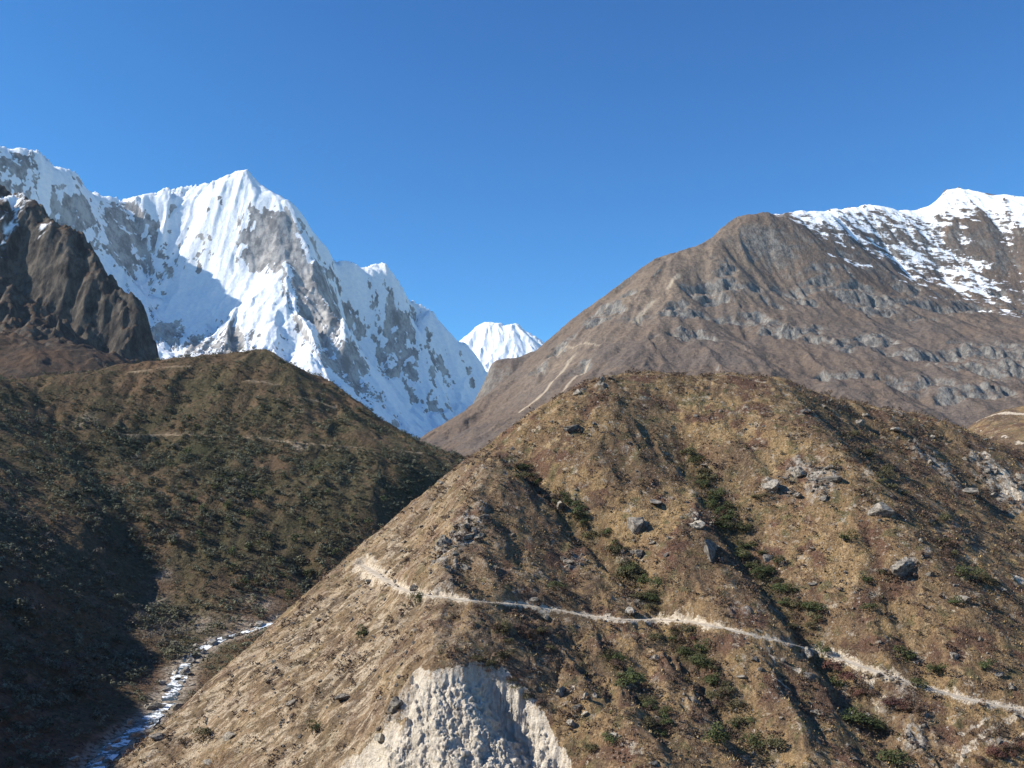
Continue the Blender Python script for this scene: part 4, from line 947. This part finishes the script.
    for i in range(len(x)):
        vv, ff = pr2[i % 8]; q = size[i]; V.append(np.c_[x[i] + vv[:, 0] * q, y[i] + vv[:, 1] * q, z[i] + vv[:, 2] * q + .12]); Fc.append(ff + o); o += len(vv)
    link('scree', raw_mesh('scree', np.concatenate(V), np.concatenate(Fc), M['scar']), 'pale loose stones lodged in the face of the landslide scar', 'scree', kind='stuff')
build_cover()

# ------------------------------------------------------------------ trees and scrub on the valley side
TREE = [bush_mesh('tree', 1.0, .95, 120, .17, M['greytree'], 800 + i, up=1.2, lobes=7) for i in range(5)]
TREEG = [bush_mesh('tree', 1.0, .9, 120, .17, M['green'], 820 + i, up=.6, lobes=7) for i in range(3)]
TREEB = [bush_mesh('tree', 1.0, .9, 110, .13, M['bare'], 840 + i, up=.6, lobes=7) for i in range(3)]
def tree(u, v, hm, mesh, label, group):
    h = GB.hit(u, v)
    if h is None: return
    hh = GA.hit(u, v)
    if hh is not None and hh[1] < h[1]: return
    o = link('tree', mesh, label, 'tree', group, loc=(h[0], h[1], h[2] - .2)); o.scale = (hm * rng.uniform(.9, 1.25),) * 2 + (hm,); o.rotation_euler = (0, 0, rng.uniform(0, 6.28))
TZ = [((200, 470, 440, 600), 90, (4.5, 8), (TREE, TREEG), 'grey green tree on the sunlit valley side below the shelf path'),
      ((110, 385, 330, 440), 40, (3.5, 6), (TREE, TREEG, TREE), 'dark tree on the upper valley side above the shelf path'),
      ((130, 445, 260, 560), 60, (5, 9), (TREE, TREEB, TREEG), 'tree at the edge of the shade on the valley side'),
      ((10, 420, 120, 700), 70, (5, 9), (TREE, TREEB), 'tree on the steep shaded valley side'),
      ((125, 610, 200, 665), 30, (5, 8.5), (TREEB, TREE), 'bare greyish tree on the left bank of the river'),
      ((230, 590, 310, 625), 14, (3, 6), (TREE, TREEB), 'tree on the far bank where the river meets the ridge')]
for (u0, v0, u1, v1), n, hr, sets, lab in TZ:
    for k in range(n):
        st = sets[k % len(sets)]; tree(rng.uniform(u0, u1), rng.uniform(v0, v1), rng.uniform(*hr), st[k % len(st)], lab, lab.replace('tree on', 'trees on').replace('tree at', 'trees at'))
def build_wood():
    X, Y = GB.X, GB.Y
    dr = polydist(X, Y, RIVW)[0]
    d = sstep(-.45, .12, fbm(X, Y, 95, 4, 300, .6)) * sstep(-.30, .15, fbm(X, Y, 26, 4, 301, .6)) * (.5 + .5 * GB.attr['veg']) * sstep(7, 13, dr) * (1 - GB.attr['dirt']) * (X < 60)
    d = d * np.where(GB.H > 128, .38, 1)
    for nm, N, mat, sz, lf, lab, sd_ in (('woodland', 21000, 'greytree', (1.0, 4.6), 50, 'grey green trees and scrub massed over the valley side', 310), ('thicket', 9000, 'olive', (1.0, 3.4), 40, 'olive green bushes mixed into the wood on the valley side', 320), ('heath', 14000, 'brownleaf', (1.2, 2.8), 24, 'brown heath between the trees of the valley side', 330)):
        x, y, z = scatter(GB, N * 14, np.clip(d if nm != 'heath' else .5 * (1 - .6 * d) * sstep(7, 14, dr) * (X < 60), 0, 1).astype(np.float32)); k = (y > 300); x, y, z = x[k][:N], y[k][:N], z[k][:N]
        pr = [bush_arrays(1.0, 1.1 if nm != 'heath' else 1.6, lf, .26, np.random.default_rng(sd_ + i), 4, 1.3) for i in range(8)]; P_ = []
        q = sz[0] + (sz[1] - sz[0]) * rng.random(len(x)) ** 1.6; hf = rng.uniform(.7, 1.5, len(x))
        for i in range(len(x)):
            v, f, t = pr[i % 8]; c, s_ = math.cos(i * 2.4) * q[i], math.sin(i * 2.4) * q[i]
            hq = q[i] * hf[i]; P_.append((np.c_[x[i] + v[:, 0] * c - v[:, 1] * s_, y[i] + v[:, 0] * s_ + v[:, 1] * c, z[i] + v[:, 2] * hq - .1], f, np.clip(t + rng.normal(0, .3), 0, 1)))
        v, f, t = join(P_); link(nm, raw_mesh(nm, v, f, M[mat], {'tone': t}), lab, 'woodland' if nm != 'heath' else 'scrub', kind='stuff')
build_wood()

# ------------------------------------------------------------------ boulders along the river
for k in range(170):
    i = int(rng.integers(20, 205)); sd_ = rng.choice((-1, 1)); r = RWD[i] * rng.uniform(.15, 1.0) + 6.5 * rng.random() ** 1.5 * (k % 3 > 0)
    p = RC[i, :2] + RN[i] * sd_ * r; q = 1.0 + 4.6 * rng.random() ** 2.2
    z = max(ground_z(GB, *p), ground_z(GA, *p) if GA.x0 < p[0] < GA.xs[-1] and GA.y0 < p[1] < GA.ys[-1] else -999)
    st = PROCKS if k % 3 else ROCKS
    o = link('boulder', st[k % len(st)], 'pale boulder lining the white water of the river', 'boulder', 'boulders along the river', loc=(p[0], p[1], z + q * .15)); o.scale = (q, q, q * rng.uniform(.6, 1)); o.rotation_euler = (0, 0, rng.uniform(0, 6.28))
